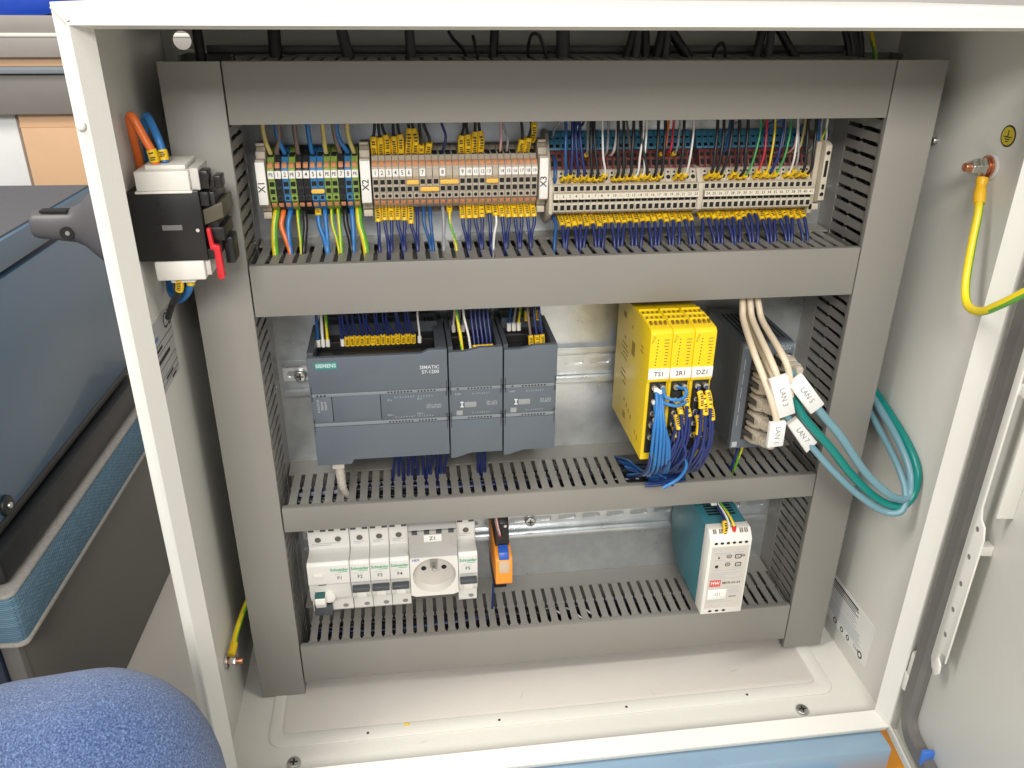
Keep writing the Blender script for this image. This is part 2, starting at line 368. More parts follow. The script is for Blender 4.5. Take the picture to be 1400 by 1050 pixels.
outl = [(rs0, -440), (rs0+4, -447), (rs0+11, -450), (rs0+15, -444), (rs0+14, -437), (rs0+9, -433), (rs0+10, -426), (rs0+17, -424), (rs1, -430), (rs1, -312), (rs1-3, -303), (rs1-9, -300), (rs1-12, -292), (rs1-12, -100), (rs0, -100)]
n_ = len(outl); vs = [dp(s, 14, z) for s, z in outl]+[dp(s, 12.4, z) for s, z in outl]
B_.add(vs, [tuple(range(n_)), tuple(range(n_, 2*n_))[::-1]]+[(i, (i+1) % n_, n_+(i+1) % n_, n_+i) for i in range(n_)])
rail_ = P('perforated_strip', B_, PAINT, door, .3)
for k in range(5):
    for s_ in (48.5,):
        q = Vector(dp(s_, 14.05, -308.5-25*k)); P('strip_hole', MB().cyl(q-NI*.5, q+NI*.12, 2.1, seg=12), mat('hole_grey', (.2, .19, .18), .7), door)
dbox(MB(), 0, 1, 0, 1, 0, 1)
for z_ in (-330, -200): P('standoff', dbox(MB(), 44, 52, 0, 12.5, z_, z_+8), PAINT, door, .3)
P('stiffener', dbox(MB(), 59.5, 62, 0, 12, -290, 0), PAINT, door, .4)
P('clip', dbox(MB(), 56, 60, 0, 9.5, -541, -526), mat('blue_clip', (.05, .16, .55), .4), door, .6, label='small blue clip on the gasket')

# ================================================================== MOUNTING PLATE, RAILS, DUCTS
mp = part('mounting_plate', MB().box(-47, 526, 80, 82.5, -560, 2).mesh('mounting_plate', ZINC, .5), None)
tags(mp, 'galvanised steel back plate behind the rails and ducts', 'plate')
for z, x0, x1, lab in ((-97, 3, 476, 'top steel mounting rail carrying the terminal rows'), (-266.5, 3, 476, 'middle steel mounting rail carrying the grey controller and yellow relays'), (-438.5, 3, 476, 'lower steel mounting rail carrying the breakers and power supply')):
    t = thing('mounting_rail', lab, 'rail', (x0, 80, z), 'steel mounting rails')
    hm = MB()
    for s_ in (1, -1):
        hm.box(x0, x1, 72.5, 73.6, z+s_*12.5, z+s_*17.5)
        hm.box(x0, x1, 73.6, 79, z+s_*12.5, z+s_*13.6)
    P('flange', hm, ZINC, t, .25)
    wb = MB(); xs = x0
    k = 0
    while xs+25 <= x1+6:
        xe = min(xs+24.9, x1); c = xs+12.4
        if xe-xs < 24: break
        hole = rrect(c-9.2, c+9.2, z+1.7-3.1, z+1.7+3.1, 3.05, 4)
        outer = []
        for hx, hz in hole:
            dx, dz = hx-c, hz-(z+1.7); f = min((12.45/abs(dx)) if dx else 99, ((12.5-(1.7 if dz > 0 else -1.7))/abs(dz)) if dz else 99); outer.append((c+dx*f, z+1.7+dz*f))
        wb.frame(outer, hole, 'y', 78.8, 79.7); xs += 24.9; k += 1
    P('web', wb, ZINC, t, .0)
    for sx in ((18, 226.6) if z < -200 else (28, 300)):
        if z == -266.5 and sx > 100: continue
        o = P('screw', MB().cyl((sx, 78.1, z+1), (sx, 74, z+1), 5.6, 5.0, 18), STEEL, t, .6)
        P('cross_recess', MB().box(sx-3, sx+3, 73.9, 74.2, z+.4, z+1.6).box(sx-.6, sx+.6, 73.88, 74.2, z-2, z+4), DARK, o)

def finger_mesh():
    pts = [(-3.25, 58), (-3.25, 36), (-4.1, 34.5), (-4.1, 33), (-3.25, 31.5), (-3.25, 9.5), (-4.2, 8), (-4.2, 6.2), (-3.2, 5), (-3.2, 2.5)]
    pts = pts+[(-x, y) for x, y in pts[::-1]]
    return MB().prism(pts, 'z', -.75, .75).mesh('finger', DUCT, 0)
FING = finger_mesh()
def finger_row(parent, axis, start, end, phase, fixed, skip=None, flip=False):
    """fingers whose centres are slot centre + 5, pitch 10"""
    k = math.floor((start-phase)/10)-1
    while True:
        c = phase+5+10*k; k += 1
        if c-4 < start: continue
        if c+4 > end: break
        if skip and skip(c): continue
        o = bpy.data.objects.new('finger', FING)
        if axis == 'x': link(o, parent, (c, 0, fixed))
        else:
            link(o, parent, (fixed, 0, c)); o.rotation_euler = (0, math.pi/2, 0)
def duct_h(label, x0, x1, zt, zb, phase, skip=None):
    t = thing('cable_duct', label, 'cable duct', ((x0+x1)/2, 80, zb), 'grey slotted cable ducts')
    P('base', MB().box(x0, x1, 77.9, 79.9, zb+.8, zt-.8).box(x0, x1, 57, 77.9, zt-2.4, zt-.9).box(x0, x1, 57, 77.9, zb+.9, zb+2.4), DUCT, t, 0)
    lid = MB().box(x0+.3, x1-.3, 0, 1.8, zb, zt).box(x0+.3, x1-.3, 1.8, 6.0, zt-1.1, zt).box(x0+.3, x1-.3, 1.8, 6.0, zb, zb+1.1)
    P('lid', MB().prism([(0, zb), (6, zb), (6, zb+1.1), (1.8, zb+1.1), (1.8, zt-1.1), (6, zt-1.1), (6, zt), (0, zt)], 'x', x0+.4, x1-.4), DUCT, t, .7)
    finger_row(t, 'x', x0+1, x1-1, phase, zt-1.9, skip); finger_row(t, 'x', x0+1, x1-1, phase, zb+1.9)
    return t
def duct_v(label, x0, x1, zt, zb, phase):
    t = thing('cable_duct', label, 'cable duct', ((x0+x1)/2, 80, zb), 'grey slotted cable ducts')
    P('base', MB().box(x0+.8, x1-.8, 77.9, 79.9, zb, zt).box(x0+.9, x0+2.4, 57, 77.9, zb, zt).box(x1-2.4, x1-.9, 57, 77.9, zb, zt), DUCT, t, 0)
    P('lid', MB().prism([(x0, 0), (x1, 0), (x1, 6), (x1-1.1, 6), (x1-1.1, 1.8), (x0+1.1, 1.8), (x0+1.1, 6), (x0, 6)], 'z', zb, zt), DUCT, t, .7)
    finger_row(t, 'z', zb+1, zt-1, phase, x0+1.9); finger_row(t, 'z', zb+1, zt-1, phase, x1-1.9)
    return t
duct_v('tall grey upright cable duct with slotted side, beside the main switch', -40.2, 0, 0, -564.5, -2)
duct_v('tall grey upright cable duct beside the looping teal cables', 479.1, 519.1, 0, -562, -2)
duct_h('topmost horizontal grey duct above the terminal rows', .6, 478.5, 0, -40.6, 4)
duct_h('horizontal grey duct between terminal rows and controller', .6, 478.5, -140.5, -180.4, 2.6)
duct_h('slim horizontal grey duct above the white breakers', .6, 478.5, -353.5, -377.6, 4, lambda c: 303 < c < 353)
duct_h('lowest horizontal grey duct under the white breakers', .6, 478.5, -506.5, -549.5, 7)

# ================================================================== WIRES
def wire(label, pts, r, colr, cat='wire', group=None, sleeve=None, name='wire', sub=6, seg=8, twist=.5, sleeves=None, srad=None, smat=None, prnt=True):
    """sleeve=(t0,t1) in mm along the path from its first point"""
    pp = catmull(pts, sub); base = pp[-1]
    mb = MB(); m = W.get(colr)
    if colr == 'gy':
        tube(mb, pp, r, 10, stripe=.45, twist=twist); mats = [W['gy_green'], W['gy_yellow']]
    else: tube(mb, pp, r, seg); mats = [m]
    if sleeve is None and not sleeves:
        o = part(name, mb.mesh(name, mats, 0, 2, 60)); return tags(o, label, cat, group)
    t = thing(name, label, cat, tuple(base), group)
    P('insulation', mb, mats, t, 0, 60)
    for (s0, s1) in (sleeves or [sleeve]):
        cum = 0; L = [0]
        for i in range(1, len(pp)): cum += (pp[i]-pp[i-1]).length; L.append(cum)
        def atl(d):
            d = max(0, min(d, cum))
            for i in range(1, len(pp)):
                if L[i] >= d: 
                    u = (d-L[i-1])/max(1e-6, L[i]-L[i-1]); return pp[i-1].lerp(pp[i], u)
            return pp[-1]
        sp = [atl(s0+(s1-s0)*k/5) for k in range(6)]
        sr = srad or max(r+.75, 1.95)
        sm = MB(); tube(sm, sp, sr, 10); so = P('marker_sleeve' if smat is None else 'ferrule', sm, smat or SLEEVE, t, 0, 50)
        if smat is None and prnt and s1-s0 > 6:
            pm = MB()
            nn = 3+int((s1-s0)//4)
            for k in range(nn):
                if random.random() < .12: continue
                a = s0+(s1-s0)*(.16+.7*k/nn); b = a+(s1-s0)*.7/nn*.62; j = random.uniform(-.12, .12)
                tube(pm, [atl(a), atl((a+b)/2), atl(b)], sr+.07, 3, a0=-.45+j, a1=.5+j)
            if pm.f: P('print', pm, PRINT, so, 0, 60)
    return t
CN = {'navy': 'dark blue', 'blue': 'bright blue', 'midblue': 'blue', 'gy': 'green and yellow', 'dgrey': 'dark grey', 'paleyellow': 'pale yellow', 'tealgreen': 'teal green', 'teal': 'light teal'}
cn = lambda c: CN.get(c, c)
jit = lambda a: random.uniform(-a, a)

# ================================================================== TERMINAL ROWS
# spring terminal profile (y,z), used for X1 and X2
TP = [(72, -66), (60, -66), (56, -69.5), (47, -70.5), (44, -74), (39, -75), (36.5, -78), (36.5, -85.5), (37.5, -86.5), (37.5, -96.5), (38.5, -97.5), (38.5, -102), (40.5, -103), (42.5, -107), (48, -111), (57, -113.5), (60, -118), (72, -118)]
SQ = {}
def shared(key, fn):
    if key not in SQ: SQ[key] = fn()
    return SQ[key]
def spring_terminal(x, w_, m, mk, row, label, lev=True, two=None):
    t = thing('terminal_block', label, 'terminal', (x+w_/2, 72, -118), 'terminal blocks of the %s row' % row)
    off = Vector((x+w_/2, 0, 0)); h = w_/2-.12
    part('housing', shared(('h', m.name, w_), lambda: MB().prism(TP, 'x', -h, h).mesh('housing', m, .25, 1)), t, off)
    if lev:
        part('release_lever', shared(('lu', w_), lambda: MB().prism([(42.8, -74.7), (39.5, -75.4), (37.6, -78.2), (39.5, -78.2)], 'x', -h+.75, h-.75).mesh('release_lever', ORANGE, .15, 1)), t, off+Vector((0, -1.2, 1.2)))
        part('release_lever', shared(('ll', w_), lambda: MB().prism([(38.7, -103.2), (40.3, -106.3), (43, -106.3), (41, -103.2)], 'x', -h+.75, h-.75).mesh('release_lever', ORANGE, .15, 1)), t, off+Vector((0, -1.0, -.3)))
    we = shared(('we', w_), lambda: MB().prism([(46.6, -70.2), (55.6, -69.3), (55.6, -70), (46.6, -71)], 'x', -h+.6, h-.6).mesh('wire_entry', DARK))
    part('wire_entry', we, t, off+Vector((0, 0, .45)))
    we2 = shared(('we2', w_), lambda: MB().prism([(48.5, -111.4), (56.5, -113.4), (56.5, -113.0), (48.5, -111.0)], 'x', -h+.6, h-.6).mesh('wire_entry', DARK))
    part('wire_entry', we2, t, off+Vector((0, -.5, -.1)))
    bs = shared(('bs', w_), lambda: MB().box(-h+.7, h-.7, 37.2, 37.7, -1.7, 1.7).mesh('bridge_slot', DARK))
    part('bridge_slot', bs, t, off+Vector((0, 0, -89.0))); part('bridge_slot', bs, t, off+Vector((0, 0, -94.4)))
    part('test_hole', shared('th', lambda: MB().cyl((0, 38.3, 0), (0, 38.7, 0), 1.35, seg=12).mesh('test_hole', DARK)), t, off+Vector((0, 0, -99.8)))
    mo = part('marker', shared(('mk', w_, mk is not None), lambda: MB().box(-h+.15, h-.15, 35.9, 36.7, -2.9, 2.9).mesh('marker', MARK if mk is not None else BEIGE, .2, 1)), t, off+Vector((0, 0, -81.8)))
    if mk: text(mk, 3.4 if len(mk) < 2 else 2.7, (x+w_/2, 35.82, -81.8), mo, PRINT, bold=.05, sx=.85)
    return t
def bridge(x0, x1, z, lab):
    o = P('bridge', MB().prism(rrect(x0, x1, z-1.6, z+1.6, 1.2, 3), 'y', 34.6, 37.4), YBR, None, .3); tags(o, lab, 'bridge', 'yellow terminal bridges')
def bracket(x0, x1, txt, label):
    t = thing('end_bracket', label, 'bracket', ((x0+x1)/2, 72, -114), 'end brackets of the terminal rows')
    P('clamp', MB().prism([(72, -63), (50, -63), (48, -66), (44, -66), (43, -71), (36, -71), (36, -105), (44, -105), (46, -111), (72, -115)], 'x', x0+.3, x1-.3), BEIGE, t, .4)
    P('foot', MB().box(x0+.6, x1-.6, 46, 60, -117, -112), BEIGE2, t, .3); P('foot', MB().box(x0+.6, x1-.6, 47, 58, -62.6, -60.5), BEIGE2, t, .3)
    h = P('label_holder', MB().box(x0+.4, x1-.2, 33.5, 36.2, -103.5, -72), MARK, t, .4)
    text(txt, 5.2, ((x0+x1)/2, 33.4, -90), h, PRINT, (0, 0, 1), (-1, 0, 0), bold=.08)
bracket(8.2, 15.6, 'X1', 'end bracket with white label X1 at the start of the first row')
bracket(84.3, 92.4, 'X2', 'end bracket with white label X2 between first and second rows')
bracket(220.9, 228.2, 'X3', 'end bracket with white label X3 before the triple-level row')

NTH = ['first', 'second', 'third', 'fourth', 'fifth', 'sixth', 'seventh', 'eighth', 'ninth', 'tenth', 'eleventh', 'twelfth', 'thirteenth', 'fourteenth', 'fifteenth', 'sixteenth', 'seventeenth', 'eighteenth', 'nineteenth', 'twentieth', 'twenty-first', 'twenty-second', 'twenty-third', 'twenty-fourth', 'twenty-fifth', 'twenty-sixth', 'twenty-seventh', 'twenty-eighth', 'twenty-ninth', 'thirtieth', 'thirty-first', 'thirty-second', 'thirty-third', 'thirty-fourth', 'thirty-fifth', 'thirty-sixth', 'thirty-seventh', 'thirty-eighth', 'thirty-ninth', 'fortieth', 'forty-first']
x1w = 67.0/13; x1m = ['PE', '1', '2', 'PE', '3', '4', '5', '6', 'PE', 'PE', '7', '8', 'PE']; x1c = 'gkbgkkbbggkbg'
X1 = [16.3+x1w*(i+.5) for i in range(13)]
for i in range(13):
    m, cname = {'g': (TGREEN, 'green'), 'k': (TBLACK, 'black'), 'b': (TBLUE, 'blue')}[x1c[i]]
    spring_terminal(16.3+x1w*i, x1w, m, x1m[i], 'X1', '%s terminal block marked %s, %s from the left in row X1' % (cname, x1m[i], NTH[i]))
bridge(X1[6]-2.4, X1[7]+2.4, -94.4, 'yellow bridge across blue terminals 5 and 6 of row X1')
x2w = 127.0/25; x2m = ['1', '2', '3', '4', '5', '6', None, '7', None, None, '8', None, None, '9', '10', '11', '12', '13', None, '14', '15', '16', '17', '18', '19']
X2 = [93.2+x2w*(i+.5) for i in range(25)]
for i in range(25):
    spring_terminal(93.2+x2w*i, x2w, BEIGE, x2m[i], 'X2', 'beige terminal block %s, %s from the left in row X2' % (('numbered '+x2m[i]) if x2m[i] else 'without number', NTH[i]))
for a, b, z, lab in ((5, 6, -89, 'short yellow bridge right of terminal 6 in row X2'), (10, 12, -89, 'longest yellow bridge, in the upper slots below number 8'), (17, 18, -89, 'short yellow bridge at number 13 in row X2'), (7, 9, -94.4, 'yellow bridge in the lower slots, beneath number 7 of row X2')):
    bridge(X2[a]-2.2, X2[b]+2.2, z, lab)
# triple-level terminals, X3
def poly(m, pts, w_): 
    h = w_/2-.1; return MB().prism(pts, 'x', -h, h).mesh('level', m, .2, 1)
x3w = 5.12
def hole_on(name, key, a, b, t_, off, r=None, w_=3.2):
    """opening lying on the sloped face a->b (y,z)"""
    def mk():
        a_, b_ = Vector((0, a[0], a[1])), Vector((0, b[0], b[1])); d = (b_-a_).normalized(); n = Vector((0, -abs(d.z), 0))+Vector((0, 0, abs(d.y))); c = (a_+b_)/2
        if d.y > 0: n = Vector((0, -abs(d.z), -abs(d.y)))
        if r: return MB().cyl(c-n*.3, c+n*.08, r, seg=12).mesh(name, DARK)
        X = Vector((w_/2, 0, 0)); q = [a_-X+n*.1, a_+X+n*.1, b_+X+n*.1, b_-X+n*.1]
        return MB().slab(q, .3).mesh(name, DARK)
    part(name, shared(key, mk), t_, off)
def x3_terminal(xc, num, i):
    t = thing('terminal_block', 'triple-level terminal block %s from the left in row X3, blue and maroon above' % NTH[i], 'terminal', (xc, 72, -127), 'terminal blocks of the X3 row')
    off = Vector((xc, 0, 0))
    part('blue_level', shared('x3b', lambda: poly(TBLUE2, [(72, -58), (68, -58.5), (61, -71.5), (61, -74), (72, -74)], x3w)), t, off)
    part('maroon_level', shared('x3r', lambda: poly(TBROWN, [(72, -71), (57, -71.5), (50, -83.5), (50, -86), (72, -86)], x3w)), t, off)
    part('housing', shared('x3h', lambda: poly(BEIGE2, [(72, -84.5), (46, -84.5), (41, -93.5), (36, -94), (36, -99), (32, -99.6), (32, -104.4), (36, -105), (36.5, -108), (35, -108.6), (35, -114.6), (44, -118), (54, -123), (58, -127), (72, -127)], x3w)), t, off)
    hole_on('wire_entry', 'h1', (67.3, -60), (64.9, -64.4), t, off, r=1.85); hole_on('bridge_slot', 'h2', (64.2, -65.8), (62.0, -69.8), t, off)
    hole_on('wire_entry', 'h3', (56.2, -73), (53.8, -77), t, off, r=1.85); hole_on('bridge_slot', 'h4', (53.0, -78.4), (50.7, -82.3), t, off)
    hole_on('test_hole', 'h5', (45.4, -85.6), (44.2, -87.8), t, off, r=.95); hole_on('wire_entry', 'h6', (43.9, -88.4), (41.8, -92.2), t, off, r=1.8)
    hole_on('bridge_slot', 'h7', (36, -94.8), (36, -98.4), t, off); hole_on('bridge_slot', 'h8', (35, -109.4), (35, -113.4), t, off)
    hole_on('wire_slot', 'h10', (36.1, -105.4), (36.4, -107.6), t, off, w_=4.2)
    hole_on('wire_entry', 'h9', (46, -119), (53, -122.5), t, off, r=1.9)
    mo = part('marker', shared('x3m', lambda: MB().box(-2.5, 2.5, 31.5, 32.3, -2.2, 2.2).mesh('marker', mat('cream_marker', (.74, .68, .56), .5), .15, 1)), t, off+Vector((0, 0, -102)))
    text(str(num), 2.3, (xc, 31.42, -101.7), mo, PRINT, bold=.04)
X3 = [232.4+x3w*(i+.5) for i in range(23)]+[354.9+x3w*(i+.5) for i in range(18)]
for i, x in enumerate(X3): x3_terminal(x, i+1, i)
sep = P('partition_plate', MB().prism([(72, -84), (45, -84), (38, -94), (35, -94), (35, -115), (44, -120), (58, -128), (72, -128)], 'x', 350.4, 354.6), BEIGE2, None, .4)
tags(sep, 'cream partition plate splitting row X3 after terminal 23', 'plate')
lp_ = P('end_cover', MB().prism([(72, -56), (62, -58), (46, -84), (34, -94), (34, -116), (56, -129), (72, -129)], 'x', 229.2, 232.2), BEIGE2, None, .4)
tags(lp_, 'cream end cover at the left of row X3', 'cover')
t = thing('end_bracket', 'tall cream end bracket with screw holes right of row X3', 'bracket', (455, 72, -114), 'end brackets of the terminal rows')
P('clamp', MB().prism([(72, -60), (52, -60), (50, -63), (38, -64), (34, -66), (34, -110), (40, -113), (60, -117), (72, -117)], 'x', 452.4, 457.6), BEIGE2, t, .4)
P('slot', MB().box(453.8, 456.2, 33.8, 34.3, -91, -78), DARK, t); P('slot', MB().box(453.9, 456.1, 33.8, 34.3, -101, -97), DARK, t)
for z in (-72, -105): P('screw_hole', MB().cyl((455, 33.8, z), (455, 34.3, z), 1.7, seg=12), DARK, t)
P('foot', MB().box(448.5, 457, 40, 60, -119, -114), BEIGE2, t, .3)
P('end_cap', MB().box(447.6, 451.8, 40, 72, -122, -64), BEIGE, t, .4)

# ---- wires of row X1
g = 'wires above row X1'
for i, c, dx, r in ((0, 'paleyellow', -3, 1.7), (1, 'brown', 2.5, 1.9), (2, 'blue', -3.5, 1.8), (4, 'brown', -1, 1.8), (6, 'blue', -1.5, 1.8), (8, 'paleyellow', -1, 1.8), (10, 'brown', -3, 1.8), (11, 'blue', -6, 1.8), (12, 'paleyellow', -3.5, 1.8)):
    x = X1[i]
    wire('%s wire entering the top of terminal %s, %s in row X1' % (cn(c), x1m[i], NTH[i]), [(x, 52, -71), (x-.8, 50, -67), (x+dx*.9, 47, -58), (x+dx*1.1, 46, -48), (x+dx*.6, 48, -36)], r, c, group=g)
g = 'wires below row X1'
for i, c, dx, r, sl in ((0, 'gy', -2.6, 2.6, 0), (1, 'orange', 3.5, 2.0, 0), (2, 'blue', -1.5, 2.0, 0), (3, 'gy', 1.5, 1.3, 0), (4, 'black', -2, 1.9, 0), (6, 'blue', 5.5, 1.8, 1), (7, 'blue', 1, 1.8, 0), (8, 'gy', 4.5, 1.3, 0), (9, 'gy', 1.0, 1.5, 0), (10, 'black', 4, 2.0, 0), (11, 'blue', 0, 1.9, 0), (12, 'gy', 4.5, 2.6, 0)):
    x = X1[i]; d0 = -1.5 if i in (0, 1, 2) else .3
    wire('%s wire leaving the bottom of terminal %s, %s in row X1' % (cn(c), x1m[i], NTH[i]), [(x, 52, -110), (x+d0*.5, 46, -114), (x+d0*1.6, 42, -122), (x+d0+dx*.6, 38, -132), (x+dx, 33, -141), (x+dx*1.1, 33, -156)], r, c, group=g, sleeve=(1.5, 9) if sl else None, twist=.04)
# ---- wires of row X2
g = 'wires above row X2'
for i, c, L, dx in ((0, 'black', 13, 2), (1, 'black', 12.5, -1), (2, 'black', 14, -4), (3, 'black', 13, 0), (4, 'black', 14, -2), (5, 'black', 17.5, 0), (6, 'black', 17.5, -3), (7, 'black', 7, -1), (8, 'black', 8.5, -5), (10, 'navy', 0, -2), (13, 'black', 13, 3), (14, 'black', 13.5, -1), (15, 'black', 15, 1), (16, 'black', 15.5, -2), (19, 'pink', 0, 0), (20, 'grey', 0, -4), (22, 'black', 10, -1), (23, 'black', 11, 2), (24, 'black', 15, 0)):
    x = X2[i]; sx = .4 if i in (5, 6, 8, 22, 23) else 0; z0 = -62 if i == 24 else -71
    pts = [(x, 51, z0), (x+sx, 46, z0+5), (x+sx*3, 43, z0+13), (x+dx*.7+sx*4, 44, -50), (x+dx, 46, -36)]
    if i == 10: pts = [(x, 51, -71), (x+2.5, 46, -64), (x+3.5, 44, -56), (x+1, 45, -48), (x-2, 46, -36)]
    wire('%s wire above terminal %s in row X2%s' % ('thin '+cn(c) if i in (10, 19, 20) else cn(c), NTH[i], ' with yellow marker sleeve' if L else ''), pts, 1.0 if c in ('navy', 'pink', 'grey') else 1.15, c, group=g, sleeve=(1, 3+L*1.15) if L else None, srad=2.55)
g = 'wires below row X2'
for i, c, L, dx in ((0, 'navy', 12.5, 0), (1, 'navy', 11.5, 2), (2, 'navy', 11.5, -1), (3, 'navy', 11.5, 3), (4, 'navy', 12, -1), (5, 'navy', 14.5, 4), (6, 'navy', 0, -1), (7, 'midblue', 0, 4.2), (8, 'midblue', 0, 1), (10, 'grey', 0, -1), (11, 'gy', 5, 4), (13, 'navy', 11.5, 3), (14, 'navy', 11.5, -1), (15, 'navy', 11.5, 3), (16, 'navy', 11, -1), (17, 'navy', 8, 1), (18, 'white', 10, -2.5), (19, 'navy', 11, 2), (20, 'navy', 11.5, -2), (21, 'navy', 11.5, 3), (22, 'navy', 11.5, -1), (23, 'navy', 11.5, 2), (24, 'navy', 11.5, -3)):
    x = X2[i]; tl = .6 if i >= 17 else 0
    wire('%s wire below terminal %s in row X2%s' % (cn(c), NTH[i], ' with yellow marker sleeve' if L else ''), [(x, 51, -110.5), (x+tl, 44, -115), (x+tl*2, 40, -123), (x+dx*.55+tl, 37, -131), (x+dx, 30, -141), (x+dx, 30, -158)], 1.05 if c in ('white', 'gy') else 1.35, c, group=g, sleeve=(.8, 2.2+L) if L else None, srad=2.45)
# ---- wires of row X3
g = 'wires below row X3'
for i, x in enumerate(X3):
    lead = i in (0,); L = 0 if lead else (13 if 1 <= i <= 8 else 10.5)+jit(1.6)
    if i in (31, 32): L = 5.5
    k = (i % 3)-1; dx = -k*2.6+jit(.8)
    dx = dx-2.2 if 2 <= i < 20 else dx
    if i == 0: dx = -3.5
    lean = jit(.5)+(1.2 if i > 22 else .9)
    wire('%s wire below the %s terminal from the left in row X3' % ('blue' if lead else 'dark blue', NTH[i]), [(x, 49, -120.5), (x+lean*.4, 43, -122.3), (x+lean, 38, -126.5), (x+lean+dx*.3, 34.5, -131), (x+lean+dx*.8, 28, -140), (x+lean+dx, 24, -158)], 1.4, 'midblue' if lead else 'navy', group=g, sleeve=(.5, .5+L) if L else None, srad=2.3)
g = 'wires above row X3'
up_ = [(1, 'midblue', 1), (2, 'navy', 1), (3, 'navy', -2), (4, 'navy', -4), (5, 'black', 0), (6, 'black', -3), (7, 'white', -1.5), (9, 'black', 1), (10, 'black', 0), (11, 'black', 3), (12, 'white', 6), (13, 'white', 3), (14, 'black', -8), (15, 'black', 2), (16, 'black', 2.5), (19, 'black', 2), (20, 'white', 5),
       (23, 'black', 4), (24, 'black', 4), (25, 'black', 6), (27, 'black', 1), (28, 'black', 3), (29, 'green', 9), (31, 'red', 3), (32, 'yellow', 5), (33, 'navy', 7), (34, 'green', 8), (36, 'white', 3), (37, 'grey', -2), (38, 'black', 1), (39, 'black', 3)]
for i, c, dx in up_:
    x = X3[i]; th = .85 if c in ('white', 'green', 'red', 'yellow', 'grey') else 1.25
    L = 6.5+random.random()*5; lx = jit(1.2); ly = jit(2)
    if i in (23, 24): L = 11
    wire('%s wire into the cream level of the %s terminal of row X3' % (cn(c), NTH[i]), [(x, 43, -92), (x+.9+lx*.5, 37.5+ly*.5, -89.5), (x+1.2+dx*.1+lx, 33+ly, -83), (x+dx*.45, 31, -72), (x+dx*.85, 35, -55), (x+dx*.9, 40, -36)], th, c, group=g, sleeve=(.3, L), srad=2.25)
for i, c, lv, dx in ((0, 'grey', 0, 3), (3, 'navy', 0, 2), (4, 'navy', 0, 1), (5, 'grey', 1, -1), (8, 'grey', 1, 0), (9, 'white', 1, 2), (12, 'brown', 1, -6), (17, 'orange', 1, 2), (18, 'red', 1, 1), (19, 'grey', 1, 1), (26, 'midblue', 1, 1), (27, 'grey', 0, 4), (33, 'midblue', 0, 2), (34, 'blue', 0, 3), (35, 'grey', 1, 1), (37, 'pink', 1, 2), (38, 'paleyellow', 1, 2), (39, 'midblue', 0, 1), (40, 'grey', 1, 3)):
    x = X3[i]; z0, y0 = ((-62, 66), (-75, 55))[lv]
    wire('%s wire into the %s level of the %s terminal of row X3' % (cn(c), ('blue', 'maroon')[lv], NTH[i]), [(x, y0, z0), (x+.3, y0-6, z0+2), (x+dx*.4, y0-12, z0+9), (x+dx, 44, -47), (x+dx, 44, -36)], 1.0, c, group='wires above row X3', sleeve=(.5, 6.5) if i in (17, 19, 5) else None, srad=1.8)
wire('short blue wire linking the maroon and cream levels of terminal 1 in row X3', [(X3[0], 55, -75), (X3[0]+.3, 46, -77), (X3[0]-.5, 40, -84), (X3[0]-.6, 39, -91), (X3[0], 44, -93)], 1.3, 'midblue', group='wires above row X3')
for k in range(7):
    x = 449+k*1.6+jit(1)
    wire('%s wire, %s from the left in the loose bundle right of row X3' % (cn(('midblue', 'blue', 'midblue', 'grey', 'gy', 'navy', 'white')[k]), NTH[k]), [(x+jit(2), 60, -78+jit(4)), (x-1, 50, -70), (x-1+jit(2), 43, -62), (x-4+jit(3), 40, -50), (x-3, 42, -36)], .9, ('midblue', 'blue', 'midblue', 'grey', 'gy', 'navy', 'white')[k], group='loose bundle beside row X3')

# ---- cables entering from above the topmost duct
g = 'cables entering from the top'
for x, r, c, lab, dx in ((-22, 3.6, 'black', 'thick black cable at the upper left corner', -1), (30, 4.6, 'black', 'thick black cable rising left above row X1', 0), (82, 4.2, 'dgrey', 'dark grey cable leaning above row X1', -5), (127, 3.6, 'dgrey', 'dark grey upright cable above the start of row X2', -1), (187, 3.4, 'black', 'black cable above the end of row X2', 2), (240, 5.2, 'dgrey', 'thick grey cable above the X3 label', 0), (288, 3.0, 'black', 'black cable leaning right, leftmost of the bundle', 7), (296, 3.4, 'dgrey', 'grey cable of the bundle, second from its left', 2), (304, 3.2, 'black', 'black cable in the middle of the bundle', -1), (312, 3.6, 'black', 'black cable leaning left in the bundle', 5), (319, 3.2, 'dgrey', 'grey cable right in the bundle', 2), (338, 4.0, 'black', 'black cable sweeping in from the bundle to the right', -17), (391, 3.6, 'black', 'dark cable leaning right over the right half', 5), (401, 3.2, 'dgrey', 'grey cable right of the leaning dark cable', 2), (424, 3.4, 'black', 'black cable curving in from the left', -16)):
    wire(lab, [(x+dx*1.4, 58, 31), (x+dx, 56, 20), (x+dx*.5, 53, 8), (x, 51, -4), (x, 50, -20)], r, c, 'cable', g, name='cable', seg=12)
for k in range(4): wire('black cable in the cluster at the upper right corner, %s from the left' % NTH[k], [(462+k*5, 66, 31), (466+k*4, 62, 18), (470+k*3.4, 58, 4), (472+k*3, 55, -14)], 2.8, ('black', 'dgrey', 'black', 'black')[k], 'cable', g, name='cable', seg=10)
wire('green and yellow earth wire at the upper right corner', [(488, 70, 31), (491, 66, 15), (494, 60, 0), (495, 56, -14)], 1.8, 'gy', group=g)
